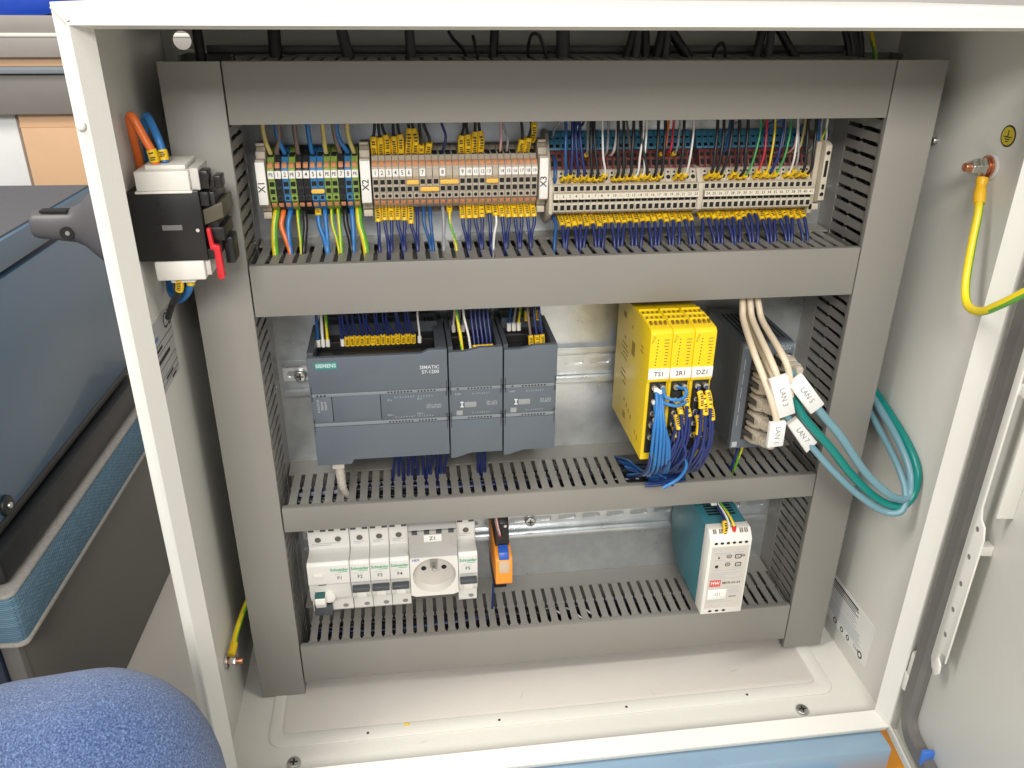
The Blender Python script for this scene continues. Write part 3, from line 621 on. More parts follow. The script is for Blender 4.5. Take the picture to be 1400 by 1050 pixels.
for pts, lab in (([(169, 55, -6), (165, 52, 4), (158, 46, 11), (154, 44, 17)], 'thin black loose wire end, left of the cable above row X2'), ([(177, 50, -6), (174, 49, 5), (172, 47, 14)], 'thin black upright wire end above row X2'), ([(214, 52, -6), (213, 48, 6), (215, 45, 14.5), (220, 43, 14), (224, 42, 5), (227, 42, -4)], 'thin black wire loop above the end of row X2'), ([(356, 50, -5), (357, 48, 5), (361, 46, 9), (364, 46, 4), (365, 47, -5)], 'small black wire loop right of the cable bundle')):
    wire(lab, pts, 1.2, 'black', group='loose thin wires on the topmost duct')
tb = P('conduit', MB().cyl((-20, 66, 3), (470, 66, 3), 3.2, seg=12), mat('grey_conduit', (.12, .12, .12), .5), None, .4); tags(tb, 'slim grey conduit lying behind the topmost duct', 'conduit')

# ================================================================== CONTROLLER AND MODULES
def cover(x0, x1, zb, zt, cut=None, foot=None):
    """front cover outline (x,z): cut = raised right part of the top edge, foot = dropped left part of the bottom edge"""
    p = [(x0, zb)]
    if foot: p += [(x0+foot[0], zb), (x0+foot[0]+foot[1], zb+foot[2])]; p += [(x1, zb+foot[2])]
    else: p += [(x1, zb)]
    if cut: p += [(x1, zt), (x1-cut[0], zt), (x1-cut[0]-cut[1], zt-cut[2]), (x0, zt-cut[2])]
    else: p += [(x1, zt), (x0, zt)]
    return p
def plc_module(name, label, x0, x1, leds, wall=4.5):
    t = thing(name, label, 'module' if x1-x0 < 60 else 'controller', ((x0+x1)/2, 72, -313))
    x0 += .35; x1 -= .35
    P('housing', MB().box(x0, x1, 5, 71, -311, -238).box(x0, x0+wall, 5, 66, -238, -213.5).box(x1-wall-(4 if wall > 4.2 else 0), x1, 5, 66, -238, -213.2).box(x0+wall, x1-wall, 52, 71, -238, -209), PLCD, t, .5)
    P('terminal_strip', MB().box(x0+wall+.2, x1-wall-4.2, 26, 51.8, -237.8, -225).box(x0+wall+.2, x1-wall-4.2, 36, 51.8, -225, -218), BLACK, t, .4)
    wd = x1-x0
    P('upper_cover', MB().prism(cover(x0, x1, -247.3, -213.4, (wd*.13 if wd > 60 else wd*.42, wd*.06 if wd > 60 else wd*.28, 2.9)), 'y', 0, 4.9), PLC, t, .6)
    P('lower_cover', MB().prism(cover(x0, x1, -313.4, -277.5, None, (28 if wd > 60 else 4, 2 if wd > 60 else 13, 4.1)), 'y', 0, 4.9), PLC, t, .6)
    P('ridge', MB().box(x0+.4, x1-.4, .4, 4.9, -250.4, -247.6), PLCL, t, .3); P('ridge', MB().box(x0+.4, x1-.4, .4, 4.9, -277.2, -274.2), PLCL, t, .3)
    for z in leds[0]:
        for s0, n in leds[1]:
            for k in range(n): P('led_window', MB().box(s0+k*2.62, s0+k*2.62+1.35, .25, .8, z-.65, z+.65), BLACK, t)
    for xx in (x0+1.2, x1-1.2):
        sg = 1 if xx > (x0+x1)/2 else -1
        P('latch_gap', MB().box(xx-.25, xx+.25, -.08, .5, -254, -241), BLACK, t); P('latch_gap', MB().box(xx-.25, xx+.25, -.08, .5, -284, -270.5), BLACK, t)
    return t, x0, x1
t, a, b = plc_module('programmable_controller', 'wide slate grey programmable controller with teal nameplate', 34.4, 144.6, ((-249, -275.8), ((95.6, 8), (119.6, 6))), 5)
for xa, xb in ((a, 51), (51.4, 89.4), (89.8, b)): B('front_panel', xa, xb, 1.0, 4.9, -274, -250.6, PLC, t, .35)
npl = B('nameplate', 40.8, 57.6, -.25, .6, -225.6, -220.4, SIEM, t, .1)
text('SIEMENS', 3.1, (49.2, -.33, -223), npl, LPRINT, bold=.06)
text('SIMATIC', 3.1, (130, -.1, -228.2), t, LPRINT, bold=.04); text('S7-1200', 3.1, (130.6, -.1, -232.2), t, LPRINT, bold=.04)
text('CPU 1214C\nDC/DC/DC', 1.8, (132.5, .9, -263.6), t, GPRINT)
for zz in (-254, -272): text('.0 .1 .2 .3 .4 .5 .6 .7    .0 .1 .2 .3 .4 .5', 1.5, (116, .9, zz), t, GPRINT, sx=1.05)
text('DI a', 1.6, (97, .9, -256.3), t, GPRINT); text('DQ a', 1.6, (97, .9, -269.8), t, GPRINT); text('DI b', 1.6, (121, .9, -256.3), t, GPRINT); text('DQ b', 1.6, (121, .9, -269.8), t, GPRINT)
for k, s_ in enumerate(('RUN/STOP', 'ERROR', 'MAINT')):
    text(s_, 1.8, (40.4+k*2.9, .9, -258.5), t, GPRINT, (0, 0, 1), (-1, 0, 0)); P('led_window', MB().box(39.6+k*2.9, 41.0+k*2.9, .2, .8, -250, -248.6), BLACK, t)
for k in range(3): B('vent_slot', 128+k*3, 130+k*3, 52, 60, -209.1, -208.8, DARK, t, 0); 
slot_txt = MB()
for x in (74, 79, 83, 92, 101): slot_txt.box(x, x+3+jit(1), 8, 9.5, -216.8, -216.3)
for (x0, x1, nm, l1, dots) in ((144.9, 189.2, 'left slate grey input module beside the controller', 'SM 1223\nDC/RLY', (148, 160.2)), (189.6, 233.9, 'right slate grey input module, last beside the bare rail', 'SM 1222\nDC/RLY', (192.6, 204.8))):
    t, a, b = plc_module('expansion_module', nm, x0, x1, ((-249, -275.8), ((dots[1], 8),)), 4)
    B('front_panel', a, b, 1.0, 4.9, -274, -250.6, PLC, t, .35)
    for z in (-249,): P('led_window', MB().box(x0+6.5, x0+8.2, .25, .8, z-.6, z+.6), BLACK, t)
    sw = B('bus_slider', x0+12.5, x0+22.5, .5, 2, -266.4, -261.4, mat('slider_grey', (.27, .28, .28), .35), t, .5)
    P('slider_grip', MB().box(x0+9.2, x0+11.8, .4, 1.5, -266, -265).box(x0+9.2, x0+11.8, .4, 1.5, -262, -261).box(x0+10, x0+11, .4, 1.5, -265, -262), LPRINT, t)
    P('code_patch', MB().box(x0+6, x0+11, .8, 1.1, -273.3, -269), mat('patch_grey', (.3, .3, .3), .6, var=.5, vscale=1500), t)
    text(l1, 1.9, (x0+35.3, .9, -263.4), t, GPRINT)
    text('.0 .1 .2 .3 .4 .5 .6 .7', 1.4, (x0+26, .9, -254), t, GPRINT, sx=1.0); text('.0 .1 .2 .3 .4 .5 .6 .7', 1.4, (x0+26, .9, -271.6), t, GPRINT)
    text('DIAG', 1.5, (x0+7.4, .9, -254), t, GPRINT)
g = 'wires entering the controller from above'
for x, c in ((41.2, 'midblue'), (45.0, 'white'), (48.8, 'gy')):
    wire('%s wire with white ferrule, at the left end of the controller top' % cn(c), [(x, 36, -222), (x, 36, -211), (x+.6, 33, -199), (x+1.2, 30, -176)], 1.2, c, group=g, sleeve=(.5, 6.5), smat=WHITEP, srad=1.7)
wire('dark blue wire with white ferrule beside the yellow sleeves on the controller', [(60.6, 36, -222), (60.6, 36, -211), (60.2, 33, -199), (59.5, 30, -176)], 1.2, 'navy', group=g, sleeve=(.5, 6.5), smat=WHITEP, srad=1.7)
for k in range(14):
    x = 64.4+k*4.15
    wire('dark blue wire with yellow sleeve on the controller top, %s from the left' % NTH[k], [(x, 36, -222), (x, 35.5, -211), (x-2+jit(2.5), 32, -199), (x-3+jit(3), 30, -176)], 1.1, 'navy', group=g, sleeve=(.5, 8.5+jit(.8)), srad=2.1)
wire('white wire with white ferrule at the right end of the controller top', [(123.6, 36, -222), (123.6, 36, -211), (122.8, 33, -199), (122.3, 30, -176)], .9, 'white', group=g, sleeve=(.5, 6), smat=WHITEP, srad=1.7)
g = 'wires below the controller'
for k in range(12):
    x = 96+k*3.9+(k//3)*1.2
    wire('dark blue wire under the controller, %s from the left' % NTH[k], [(x, 24, -306), (x+jit(1), 27, -318), (x+jit(2), 33, -330), (x+jit(1.5)-1, 42, -350), (x-1, 44, -366)], 1.35, 'navy', group=g)
for k in range(3): wire('dark blue wire under the left input module, %s from the left' % NTH[k], [(171+k*3, 24, -304), (171+k*3, 27, -318), (171+k*3.2, 35, -335), (172+k*3, 44, -366)], 1.3, 'navy', group='wires below the input modules')
g = 'wires entering the input modules from above'
for x, c, fe in ((152.5, 'white', 'leftmost'), (157, 'grey', 'middle'), (160.5, 'grey', 'rightmost')):
    wire('%s wire with pale ferrule, %s at the back of the left input module' % (cn(c), fe), [(x, 42, -216), (x, 42, -207), (x+.5, 38, -198), (x+1, 34, -176)], 1.0, c, group=g, sleeve=(.3, 6), smat=GREYP, srad=1.7)
wire('green and yellow wire in front of the left input module top', [(157.5, 16, -222), (156.5, 20, -210), (154.5, 26, -195), (153.5, 30, -176)], 1.4, 'gy', group=g)
wire('white wire in front of the left input module top', [(164.5, 16, -222), (163, 20, -210), (160, 26, -195), (159, 30, -176)], 1.0, 'white', group=g)
for k in range(5):
    x = 168+k*3.4; wire('dark blue wire with yellow sleeve in the left input module, %s from the left' % NTH[k], [(x, 16+k*.3, -222), (x-.6, 20, -212), (x-2, 27, -196), (x-2.5, 31, -176)], 1.1, 'navy', group=g, sleeve=(.2, 4.2), srad=1.8)
for k in range(3):
    x = 199.2+k*4.2; wire('%s wire with white ferrule in the right input module' % cn(('midblue', 'grey', 'gy')[k]), [(x, 42, -217), (x, 42, -208), (x+.5, 38, -198), (x+1, 34, -176)], 1.0, ('midblue', 'grey', 'gy')[k], group=g, sleeve=(.3, 7), smat=WHITEP, srad=1.9)
for k, (x, y, z, c) in enumerate(((214.5, 17, -221, 'brown'), (219.5, 17, -221, 'navy'), (224, 17, -220.5, 'navy'), (214, 38, -207, 'midblue'), (223, 36, -206, 'midblue'))):
    wire('%s wire with yellow sleeve in the right input module, %s' % (cn(c), ('front left', 'front middle', 'front right', 'rear left', 'rear right')[k]), [(x, y, z), (x-.4, y+2, z+9), (x-2, y+6, z+24), (x-3, 32, -176)], 1.1, c, group=g, sleeve=(.2, 9), srad=2.2)
# network plug under the controller
t = thing('network_plug', 'grey moulded network plug hanging under the controller', 'plug', (55, 26, -366))
pl = [(50.8, 8, -309), (51, 9.5, -318), (51.2, 12, -330), (51.6, 15.5, -343), (53, 20, -353), (56.5, 25, -364)]
pp = catmull(pl, 6); n = len(pp)
bm_ = MB(); tube(bm_, pp, 1, 12, rr=[5.2-2.6*(k/(n-1))**.8-(0.35 if (k % 3 == 0 and 8 < k < 24) else 0) for k in range(n)])
P('boot', bm_, mat('grey_boot', (.50, .46, .41), .5), t, 0, 50)
P('plug_body', MB().box(46, 56, 4, 13, -320, -300), mat('grey_boot', (.5, .46, .41)), t, .8)
rb = MB()
for k in (12, 15, 18): tube(rb, [pp[k], pp[k].lerp(pp[k+1], .7)], 5.25-2.6*(k/(n-1))**.8, 12)
P('grip_rib', rb, mat('grey_boot', (.5, .46, .41)), t, 0)

# ================================================================== YELLOW SAFETY RELAYS
YX = [297.6, 315.1, 332.6, 350.1]
for k, nm in enumerate(('TS1', '2R1', 'DZ1')):
    a, b = YX[k]+.12, YX[k+1]-.12
    t = thing('safety_relay', 'yellow safety relay with white label %s and wires below it' % nm, 'relay', ((a+b)/2, 72, -303), 'yellow safety relays')
    P('housing', MB().prism([(58, -303), (0, -303), (-38, -303), (-38, -234), (-40, -231), (-40, -191), (-37, -188.5), (-12, -187), (58, -191)], 'x', a, b), YEL, t, .6)
    P('rail_foot', MB().box(a+3, b-3, 58, 72, -296, -240), BLACK, t, .5)
    for r_ in range(3):
        y0 = -30+r_*11
        P('vent_rib', MB().box(a+.8, b-.8, y0+8, y0+9.8, -188.2+r_*.2, -186.2), YEL, t, .3)
        for j in range(4): P('vent_slot', MB().prism([(a+1.8+j*3.8, y0), (a+3.6+j*3.8, y0), (a+4.4+j*3.8, y0+6), (a+2.6+j*3.8, y0+6)], 'z', -188.4, -186.6 if r_ == 0 else -187.1), BROWNV, t)
    lb = B('label', a+.2, b-.2, -40.8, -39.8, -229.2, -220.2, MARK, t, .2); text(nm, 3.9, ((a+b)/2, -40.95, -224.8), lb, PRINT, bold=.05)
    text('PNOZ', 1.7, (a+2.6, -40.1, -196), t, PRINT, (.3, 0, 1), (-1, 0, .3))
    for j in range(9):
        z = -196.5-j*2.6; P('printed_tick', MB().box(a+5.7-j*.12, a+6.6-j*.12, -40.06, -39.9, z-.5, z+.5), PRINT, t)
        P('printed_line', MB().box(a+(11 if j < 3 else 12), a+15-j*.1, -40.06, -39.9, z-.42, z+.42), mat('relay_print', (.30, .20, .02), .6), t)
    P('connector', MB().box(a+2.6, b-1.6, -39.5, -37, -296, -232).box(a+3.2, b-2, -42, -39.5, -262, -240), BLACK, t, .4)
    for j in range(5):
        for xx in (a+6, a+12.6):
            z = -236.5-j*11; sc = P('screw', MB().cyl((xx, -42.6, z), (xx, -38.5, z), 2.3, seg=12), STEEL, t, .3); P('screw_slot', MB().box(xx-1.7, xx+1.7, -42.75, -42.5, z-.3, z+.3), DARK, sc)
# prints on the side of the first relay
t0 = [o for o in bpy.data.objects if o.name == 'safety_relay'][0]
for y, z, wd, h in ((34, -203, 9, 5), (30, -222, 5, 2), (30, -228, 16, 1.2), (28, -232, 20, 1.2), (26, -236, 14, 1.2), (30, -240, 18, 1.2), (10, -205, 3, 2), (4, -222, 9, 12), (28, -252, 12, 1.4), (28, -257, 16, 1.4), (24, -262, 10, 1.4), (20, -276, 3, 3), (12, -278, 3, 4), (5, -280, 3, 4), (-2, -282, 3, 4), (18, -290, 9, 6), (-18, -288, 2, 4), (-24, -290, 2, 5), (-20, -210, 6, 1.4), (-20, -214, 8, 1.4)):
    P('side_print', MB().box(297.6, 297.74, y-wd/2, y+wd/2, z-h/2, z+h/2), mat('side_print', (.34, .22, .01), .6), t0)
g = 'wires of the yellow safety relays'
LIT = {
 'ts0': [(304.6,-42,-236),(303.9,-50,-248),(302.1,-54,-268),(303.8,-47,-300),(309,-24,-325),(311,4,-344),(308,24,-357)], 'ts1': [(305.9,-42,-237),(305.2,-50,-249),(304.8,-55,-268),(307.1,-48,-301),(313,-24,-325),(315,4,-344),(311,24,-357)],
 'ts2': [(307.7,-42,-238),(307,-50,-250),(307.4,-56,-268),(310.5,-48,-301),(317,-24,-325),(319,4,-344),(315,24,-357)], 'ts3': [(309.6,-42,-238),(308.8,-50,-250),(310.1,-55,-268),(313.9,-47,-301),(320,-24,-325),(323,4,-344),(319,24,-357)],
 'ts4': [(304.2,-42,-247),(304.5,-50,-257),(312,-54,-269),(317.3,-47,-301),(324,-24,-325),(327,4,-344),(323,24,-357)], 'ts5': [(307.4,-42,-258),(308,-49,-266),(314.5,-53,-276),(320,-46,-302),(327,-24,-325),(331,4,-344),(327,24,-357)],
 'loop1': [(310.6,-42,-236.7),(309.6,-52,-239.3),(317.8,-55,-241),(324.9,-52,-240),(326.2,-50,-235),(322.7,-42,-236.5)], 'loop2': [(309.9,-42,-247),(310.7,-50,-246),(319,-53,-246.8),(326.7,-50,-245.8),(328,-42,-247)],
 'tr0': [(322,-42,-247),(324,-50,-256),(326.5,-52,-277),(329,-38,-311),(336,-6,-338),(336,16,-350),(336,30,-360)], 'tr1': [(328,-42,-237),(328.4,-50,-250),(328,-53,-277),(326.5,-38,-310),(333,-6,-338),(333,16,-350),(333,30,-360)], 'tr2': [(328,-42,-258),(328.3,-50,-268),(325,-51,-284),(323,-38,-311),(329,-6,-338),(329,16,-350),(329,30,-360)],
 'tr3': [(328,-42,-247),(331,-50,-258),(331,-52,-278),(331,-38,-311),(339,-6,-338),(339,16,-350),(339,30,-360)], 'tr4': [(322,-42,-258),(324,-50,-270),(322,-52,-284),(321,-38,-310),(326,-6,-338),(326,16,-350),(326,30,-360)], 'tr5': [(322,-42,-269),(323,-49,-279),(319.3,-51,-288),(319,-38,-311),(324,-6,-338),(324,16,-350),(324,30,-360)],
 'td0': [(339,-42,-237),(340,-50,-248),(339.7,-53,-281),(337,-38,-312),(340,-6,-338),(340,16,-350),(340,30,-360)], 'td1': [(341,-43,-241),(343,-51,-250),(343.5,-54,-282),(341,-38,-313),(344,-6,-338),(344,16,-350),(344,30,-360)], 'td2': [(345.5,-42,-237),(346.5,-51,-248),(348.5,-53,-282),(347,-38,-313),(349,-6,-338),(349,16,-350),(349,30,-360)],
 'td3': [(346,-43,-247),(349,-51,-256),(350.5,-53,-283),(350,-38,-314),(352,-6,-338),(352,16,-350),(352,30,-360)], 'td4': [(339,-42,-258),(340.5,-49,-268),(338,-51,-286),(335,-38,-313),(337,-6,-338),(337,16,-350),(337,30,-360)], 'td5': [(345.4,-42,-258),(345,-49,-274),(345,-52,-290),(344,-38,-314),(346,-6,-338),(346,16,-350),(346,30,-360)]}
ORD = NTH
for k in range(6): wire('bright blue wire falling from the TS1 relay, %s from the left' % ORD[k], LIT['ts%d' % k], 1.45, 'blue', group=g, sleeve=(.2, 3.5), smat=WHITEP, srad=2.0)
wire('upper bright blue jumper looping from TS1 to 2R1', LIT['loop1'], 1.45, 'blue', group=g); wire('lower bright blue jumper looping from TS1 to 2R1', LIT['loop2'], 1.45, 'blue', group=g)
for k in range(6): wire('dark blue wire with yellow sleeve falling from the 2R1 relay, %s' % ('leftmost', 'topmost', 'inner', 'right', 'lower left', 'lowest')[k], LIT['tr%d' % k], 1.4, 'navy', group=g, sleeve=(2.5, 13+jit(2)), srad=2.4)
for k in range(6): wire('dark blue wire with yellow sleeve falling from the DZ1 relay, %s' % ('upper left', 'upper middle', 'upper right', 'far right', 'lower left', 'lower right')[k], LIT['td%d' % k], 1.4, 'navy', group=g, sleeve=(4, 18+jit(2)), srad=2.4)
for k in range(6):
    x = (318, 320.5, 326, 336, 338.5, 347)[k]; z = (-262, -275, -270, -262, -275, -268)[k]
    wire('dark blue wire in the tangle below the yellow relays, %s from the left' % NTH[k], [(x+2, -41, z), (x+3+jit(2), -48, z-8), (x+1+jit(4), -50-jit(3), -292), (x+jit(4), -40, -312), (x+4+jit(5), -14, -332), (x+6+jit(4), 8, -347), (x+6, 24, -360)], 1.4, 'navy', group=g, sleeve=(3, 12) if k in (1, 4) else None, srad=2.3)
for k in range(3):
    x = (303, 308, 312)[k]
    wire('dark blue wire between the bright strands under TS1, %s from the left' % NTH[k], [(x+2, -41, -264-k*6), (x+1, -48, -276), (x+jit(2), -50, -292), (x+1, -42, -308), (x+5, -20, -328), (x+7, 4, -345), (x+4, 22, -358)], 1.4, 'midblue' if k == 1 else 'navy', group=g)
wire('loose bright blue wire end curling over the slim duct front', [(331, -40, -292), (335, -46, -305), (331, -44, -319), (318, -44, -328)], 1.5, 'blue', group=g)
for k, (x, y, z, L) in enumerate(((305.6, -46, -262, 20), (309.8, -47, -254, 17))):
    wire('grey wire in a long yellow sleeve under the TS1 relay, %s' % ('left', 'right')[k], [(x, -42, z), (x+.4, y-1, z-8), (x-.4, y, z-22), (x+1, -40, z-38), (x+5, -18, -330), (x+6, 6, -345), (x+6, 22, -358)], 1.2, 'grey', group=g, sleeve=(1, L), srad=1.9)
for k in range(8):
    wire('blue wire in the bundle entering the slim duct, %s from the back' % NTH[k], [(304+k*.8, 55-k*4, -356+k*.3), (309+k*1.6, 32-k*2, -346-k*1.0), (317+k*1.6, 10-k*1.5, -345-k*1.2), (327+k*1.5, -4, -340-k), (334+k, -4, -346-k)], 1.35, ('midblue', 'navy', 'blue')[k % 3], group='blue bundle at the slim duct')
for k in range(8):
    wire('blue wire in the bundle below the 2R1 and DZ1 relays, %s from the front' % NTH[k], [(314+k*2, -9+k*3, -348-k*.4), (326, -12+k*2.5, -346-k*.5), (340, -10+k*3, -345), (352+k, -2+k*4, -349), (356+k, 10+k*4, -358)], 1.35, ('navy', 'midblue', 'navy')[k % 3], group='blue bundle at the slim duct')

# ================================================================== NETWORK SWITCH
t = thing('network_switch', 'dark slate network switch crowded with beige plugs', 'switch', (408, 72, -315))
sx0, sx1 = 386.0, 431.0
P('housing', MB().box(sx0, sx1, -6, 72, -315, -216), PLCD, t, .8)
P('front_plate', MB().box(sx0+.4, sx1-.4, -10, -6, -314.6, -216.4), PLC, t, .6)
for k in range(9): P('vent_slot', MB().prism([(sx0+6+k*4.1, 0), (sx0+8+k*4.1, 0), (sx0+8+k*4.1, 58), (sx0+6+k*4.1, 58)], 'z', -216.1, -215.8), DARK, t)
P('port_column', MB().box(sx0+9, sx0+24, -10.4, -9, -306, -228), BLACK, t, .3); P('port_column', MB().box(sx0+28, sx0+43, -10.4, -9, -306, -226), BLACK, t, .3)
text('SCALANCE\nXB008', 2.3, (423.5, -10.15, -220.6), t, GPRINT); text('SIEMENS', 2.0, (392.5, -10.15, -219.5), t, GPRINT)
for k in range(5): P('printed_line', MB().box(sx0+3.6, sx0+4.0, -10.12, -9.9, -240-k*13, -230-k*13), GPRINT, t)
P('code_patch', MB().box(sx0+2, sx0+6.5, -10.2, -9.9, -313, -308), GPRINT, t)
BOOT = mat('beige_boot', (.50, .44, .36), .5, var=.06)
def plug(label, a, b, w_=6.0, ribs=True):
    a, b = Vector(a), Vector(b); t = thing('network_plug', label, 'plug', tuple(a), 'beige network plugs in the switch')
    d = (b-a); L = d.length; d.normalize(); u = Vector((1, 0, 0)); u = (u-d*u.dot(d)).normalized(); v = d.cross(u)
    def sect(p, hw, hh): return [p+u*x*hw+v*y*hh for x, y in ((-1, -.6), (-.6, -1), (.6, -1), (1, -.6), (1, .6), (.6, 1), (-.6, 1), (-1, .6))]
    P('plug_body', MB().rings([sect(a-d*6, w_*.8, 2.6), sect(a+d*L*.35, w_*.8, 2.8), sect(a+d*L*.5, w_*.8, 3.0)]), mat('smoky_plug', (.10, .095, .085), .3), t, .3)
    for s_ in (-1, 1): P('hood_arm', MB().rings([sect(a+v*s_*4.4+u*-1.5-d*1, w_*.45, .9), sect(a+v*s_*4.8+u*-1+d*3, w_*.8, 1.5), sect(a+v*s_*4.6+d*L*.4, w_*.95, 1.9), sect(a+v*s_*2.2+d*L*.62, w_*.8, 2.6)]), BOOT, t, .4)
    bt = P('boot', MB().rings([sect(a+d*L*.45, w_*.9, 4.4), sect(a+d*L*.7, w_*.68, 4.0), sect(a+d*L, 3.6, 3.4), sect(b+d*4, 2.9, 2.9)]), BOOT, t, .3)
    for q in (.6, .72, .84): P('grip_rib', MB().rings([sect(a+d*L*q, w_*.82-q*1.6+1, 4.6-q*.7), sect(a+d*L*(q+.05), w_*.8-q*1.6+1, 4.6-q*.7)]), BOOT, bt, .15)
    P('latch', MB().slab([a-u*2.2-v*-5.2-d*4, a+u*2.2-v*-5.2-d*4, a+u*1.8+v*6.6+d*L*.45, a-u*1.8+v*6.6+d*L*.45], 1.0), BOOT, t, .2)
    return t
for k, z in enumerate((-237, -250.5, -266, -282, -297)):
    plug('beige moulded network plug, %s from the top in the left port column' % NTH[k], (401, -12, z), (404+k*.4, -42, z+3.5), 6.2)
plug('beige moulded network plug in the right port column beside the LAN 5 label', (419, -12, -231), (420.5, -40, -227), 6.4)
g = 'beige network cables'
LANS = {'lanA': [(391.2,22,-170),(389.6,10,-190),(388.2,0,-200.5),(385.2,-35,-214.6),(392.5,-54,-239),(401,-58,-264),(401.5,-57,-278)], 'lanB': [(396.3,22,-170),(396.3,10,-190),(396.4,0,-200.9),(394.7,-40,-213.8),(398.5,-53,-227.6),(403,-57,-245)],
        'lanC': [(401.5,22,-170),(403.5,10,-190),(404.7,0,-201.2),(404,-40,-211),(407.4,-51,-222.6),(411,-54,-244)], 'lanD': [(395.5,26,-172),(397,12,-196),(398.4,3,-209.4),(397,-32,-222),(398.5,-49,-231),(405.3,-54,-247)]}
for k, (n_, lab) in enumerate((('lanA', 'beige network cable running down to the lowest white label'), ('lanB', 'beige network cable behind the LAN 3 label, middle'), ('lanC', 'beige network cable curving to the right port column'), ('lanD', 'beige network cable partly hidden between the others'))):
    wire(lab, LANS[n_], 2.7, 'beige', 'cable', g, name='network_cable', seg=12, sub=8)
def tag_label(label, quad, txt, size):
    q = [Vector(p) for p in quad]; t = thing('cable_label', label, 'label', tuple((q[2]+q[3])/2), 'white cable labels')
    P('sleeve', MB().slab([(p.x, p.y, p.z) for p in q], 5.2), mat('label_white', (.80, .78, .75), .35), t, .9)
    c = sum(q, Vector())/4; xd = ((q[2]+q[3])-(q[0]+q[1])).normalized(); yd = ((q[1]+q[2])-(q[0]+q[3])).normalized()
    nn = xd.cross(yd).normalized(); inn = [c+(p-c)*.84 for p in q]
    P('paper', MB().slab([p+nn*.25 for p in inn], .3), mat('paper_white', (.78, .78, .77), .4), t, .1)
    if txt: text(txt, size, c+nn*.32, t, mat('label_grey', (.2, .2, .22), .5), xd, yd)
tag_label('upright white cable label reading LAN 3', [(389,-60,-226.1),(403.1,-60,-221.8),(414.6,-60,-255.6),(401.9,-60,-260)], 'LAN 3', 4.6)
tag_label('upper slanting white cable label reading LAN 5 beside the slotted duct', [(406.3,-58,-232.4),(416,-58,-222.8),(439,-58,-250.2),(428.9,-58,-258.8)], 'LAN 5', 4.6)
tag_label('lower slanting white cable label reading LAN 7 on a light teal cable', [(414,-52,-271),(421.6,-52,-264.8),(442.6,-52,-288.5),(434.8,-52,-298.3)], 'LAN 7', 4.5)
tag_label('lowest white cable label in front of the beige plugs', [(394.3,-62,-263.1),(407.4,-62,-261.9),(407.8,-62,-283.9),(394.5,-62,-285)], 'LAN 1', 4.4)
g = 'looping network cables'
wire('light teal cable looping from the LAN 5 label, uppermost of three', [(415,-38,-229),(419.9,-50,-236),(427,-53.5,-244.5),(434,-54,-253.5),(441,-55.5,-262),(458.3,-58,-281),(485.4,-62,-315.6),(510.6,-68,-336.6),(527,-64,-339),(530,-54,-321),(530,-29,-304.5),(528.4,2,-291),(527,27,-281)], 3.4, 'teal', 'cable', g, name='network_cable', seg=14, sub=10)
wire('teal green cable looping between the two light teal cables', [(412,-42,-236),(418.8,-48,-249.9),(427.3,-52,-265.2),(452.6,-55,-292.3),(475.3,-58,-318.7),(500.6,-62,-341.3),(519,-67,-347),(531,-64,-337),(534,-57,-318),(534.3,-36,-304),(533.5,-2,-291),(532,24,-282)], 3.5, 'tealgreen', 'cable', g, name='network_cable', seg=14, sub=10)
wire('light teal cable looping from the LAN 7 label, lowest of three', [(412,-42,-262),(424.5,-48,-277),(432,-48.5,-286),(440,-50.5,-294.5),(459.5,-56,-315.3),(484.7,-60,-338.4),(505.6,-66,-351.5),(518.5,-71,-349),(524.5,-62,-336),(525.5,-44.9,-323.2),(526,-20.2,-312.1),(526,4.6,-301.9),(526,27.4,-292.7)], 2.9, 'teal', 'cable', g, name='network_cable', seg=14, sub=10)
for c, x in (('navy', 405), ('gy', 408.5)): wire('%s wire dropping from under the network switch' % cn(c), [(x, 12, -312), (x, 11, -324), (x-1.2, 14, -340), (x-2, 20, -362)], 1.2, c, group='wires under the network switch')
# earth wires
t = thing('earth_wire', 'green and yellow earth wire hanging from the right wall stud', 'wire', (528, -61, -83))
mb = MB(); tube(mb, catmull([(527.5, -57, -88), (524.5, -64, -97), (520, -72, -121), (516, -81, -145), (511, -95, -156), (505, -117, -152.5), (502, -138, -139), (502, -165, -118), (506, -200, -100)], 9), 3.0, 12, stripe=.5, twist=.02); P('insulation', mb, [W['gy_green'], W['gy_yellow']], t, 0, 60)
mb = MB(); tube(mb, catmull([(530.5, -51.5, -76), (528.4, -54.8, -82.6), (526.0, -60.5, -92)], 5), 1, 12, rr=[4.2, 4.3, 4.2, 3.7, 3.6, 3.8, 4.3, 4.4, 4.3, 4.2, 4.0]); P('lug_sleeve', mb, mat('lug_yellow', (.80, .46, .015), .4), t, 0, 50)
P('ring_lug', MB().frame(ell(-47.4, -68.6, 6.6, 6.6, 16), ell(-47.4, -68.6, 3.3, 3.3, 16), 'x', 532.2, 533.6).box(530.5, 532.5, -51.4, -47.4, -77, -73), COPPER, t, .2)
t = thing('earth_wire', 'green and yellow earth wire on the lower left wall stud', 'wire', (-55, -25, -486))
mb = MB(); tube(mb, catmull([(-38, 60, -455), (-44, 36, -468), (-49, 18, -475), (-53, 2, -482), (-53.5, -17, -484.5)], 8), 2.6, 12, stripe=.75, twist=.06); P('insulation', mb, [W['gy_green'], W['gy_yellow']], t, 0, 60)
mb = MB(); tube(mb, catmull([(-53.2, -12, -484), (-54, -24, -486.5)], 4), 3.4, 12); P('lug_sleeve', mb, SLEEVE, t, 0, 50)

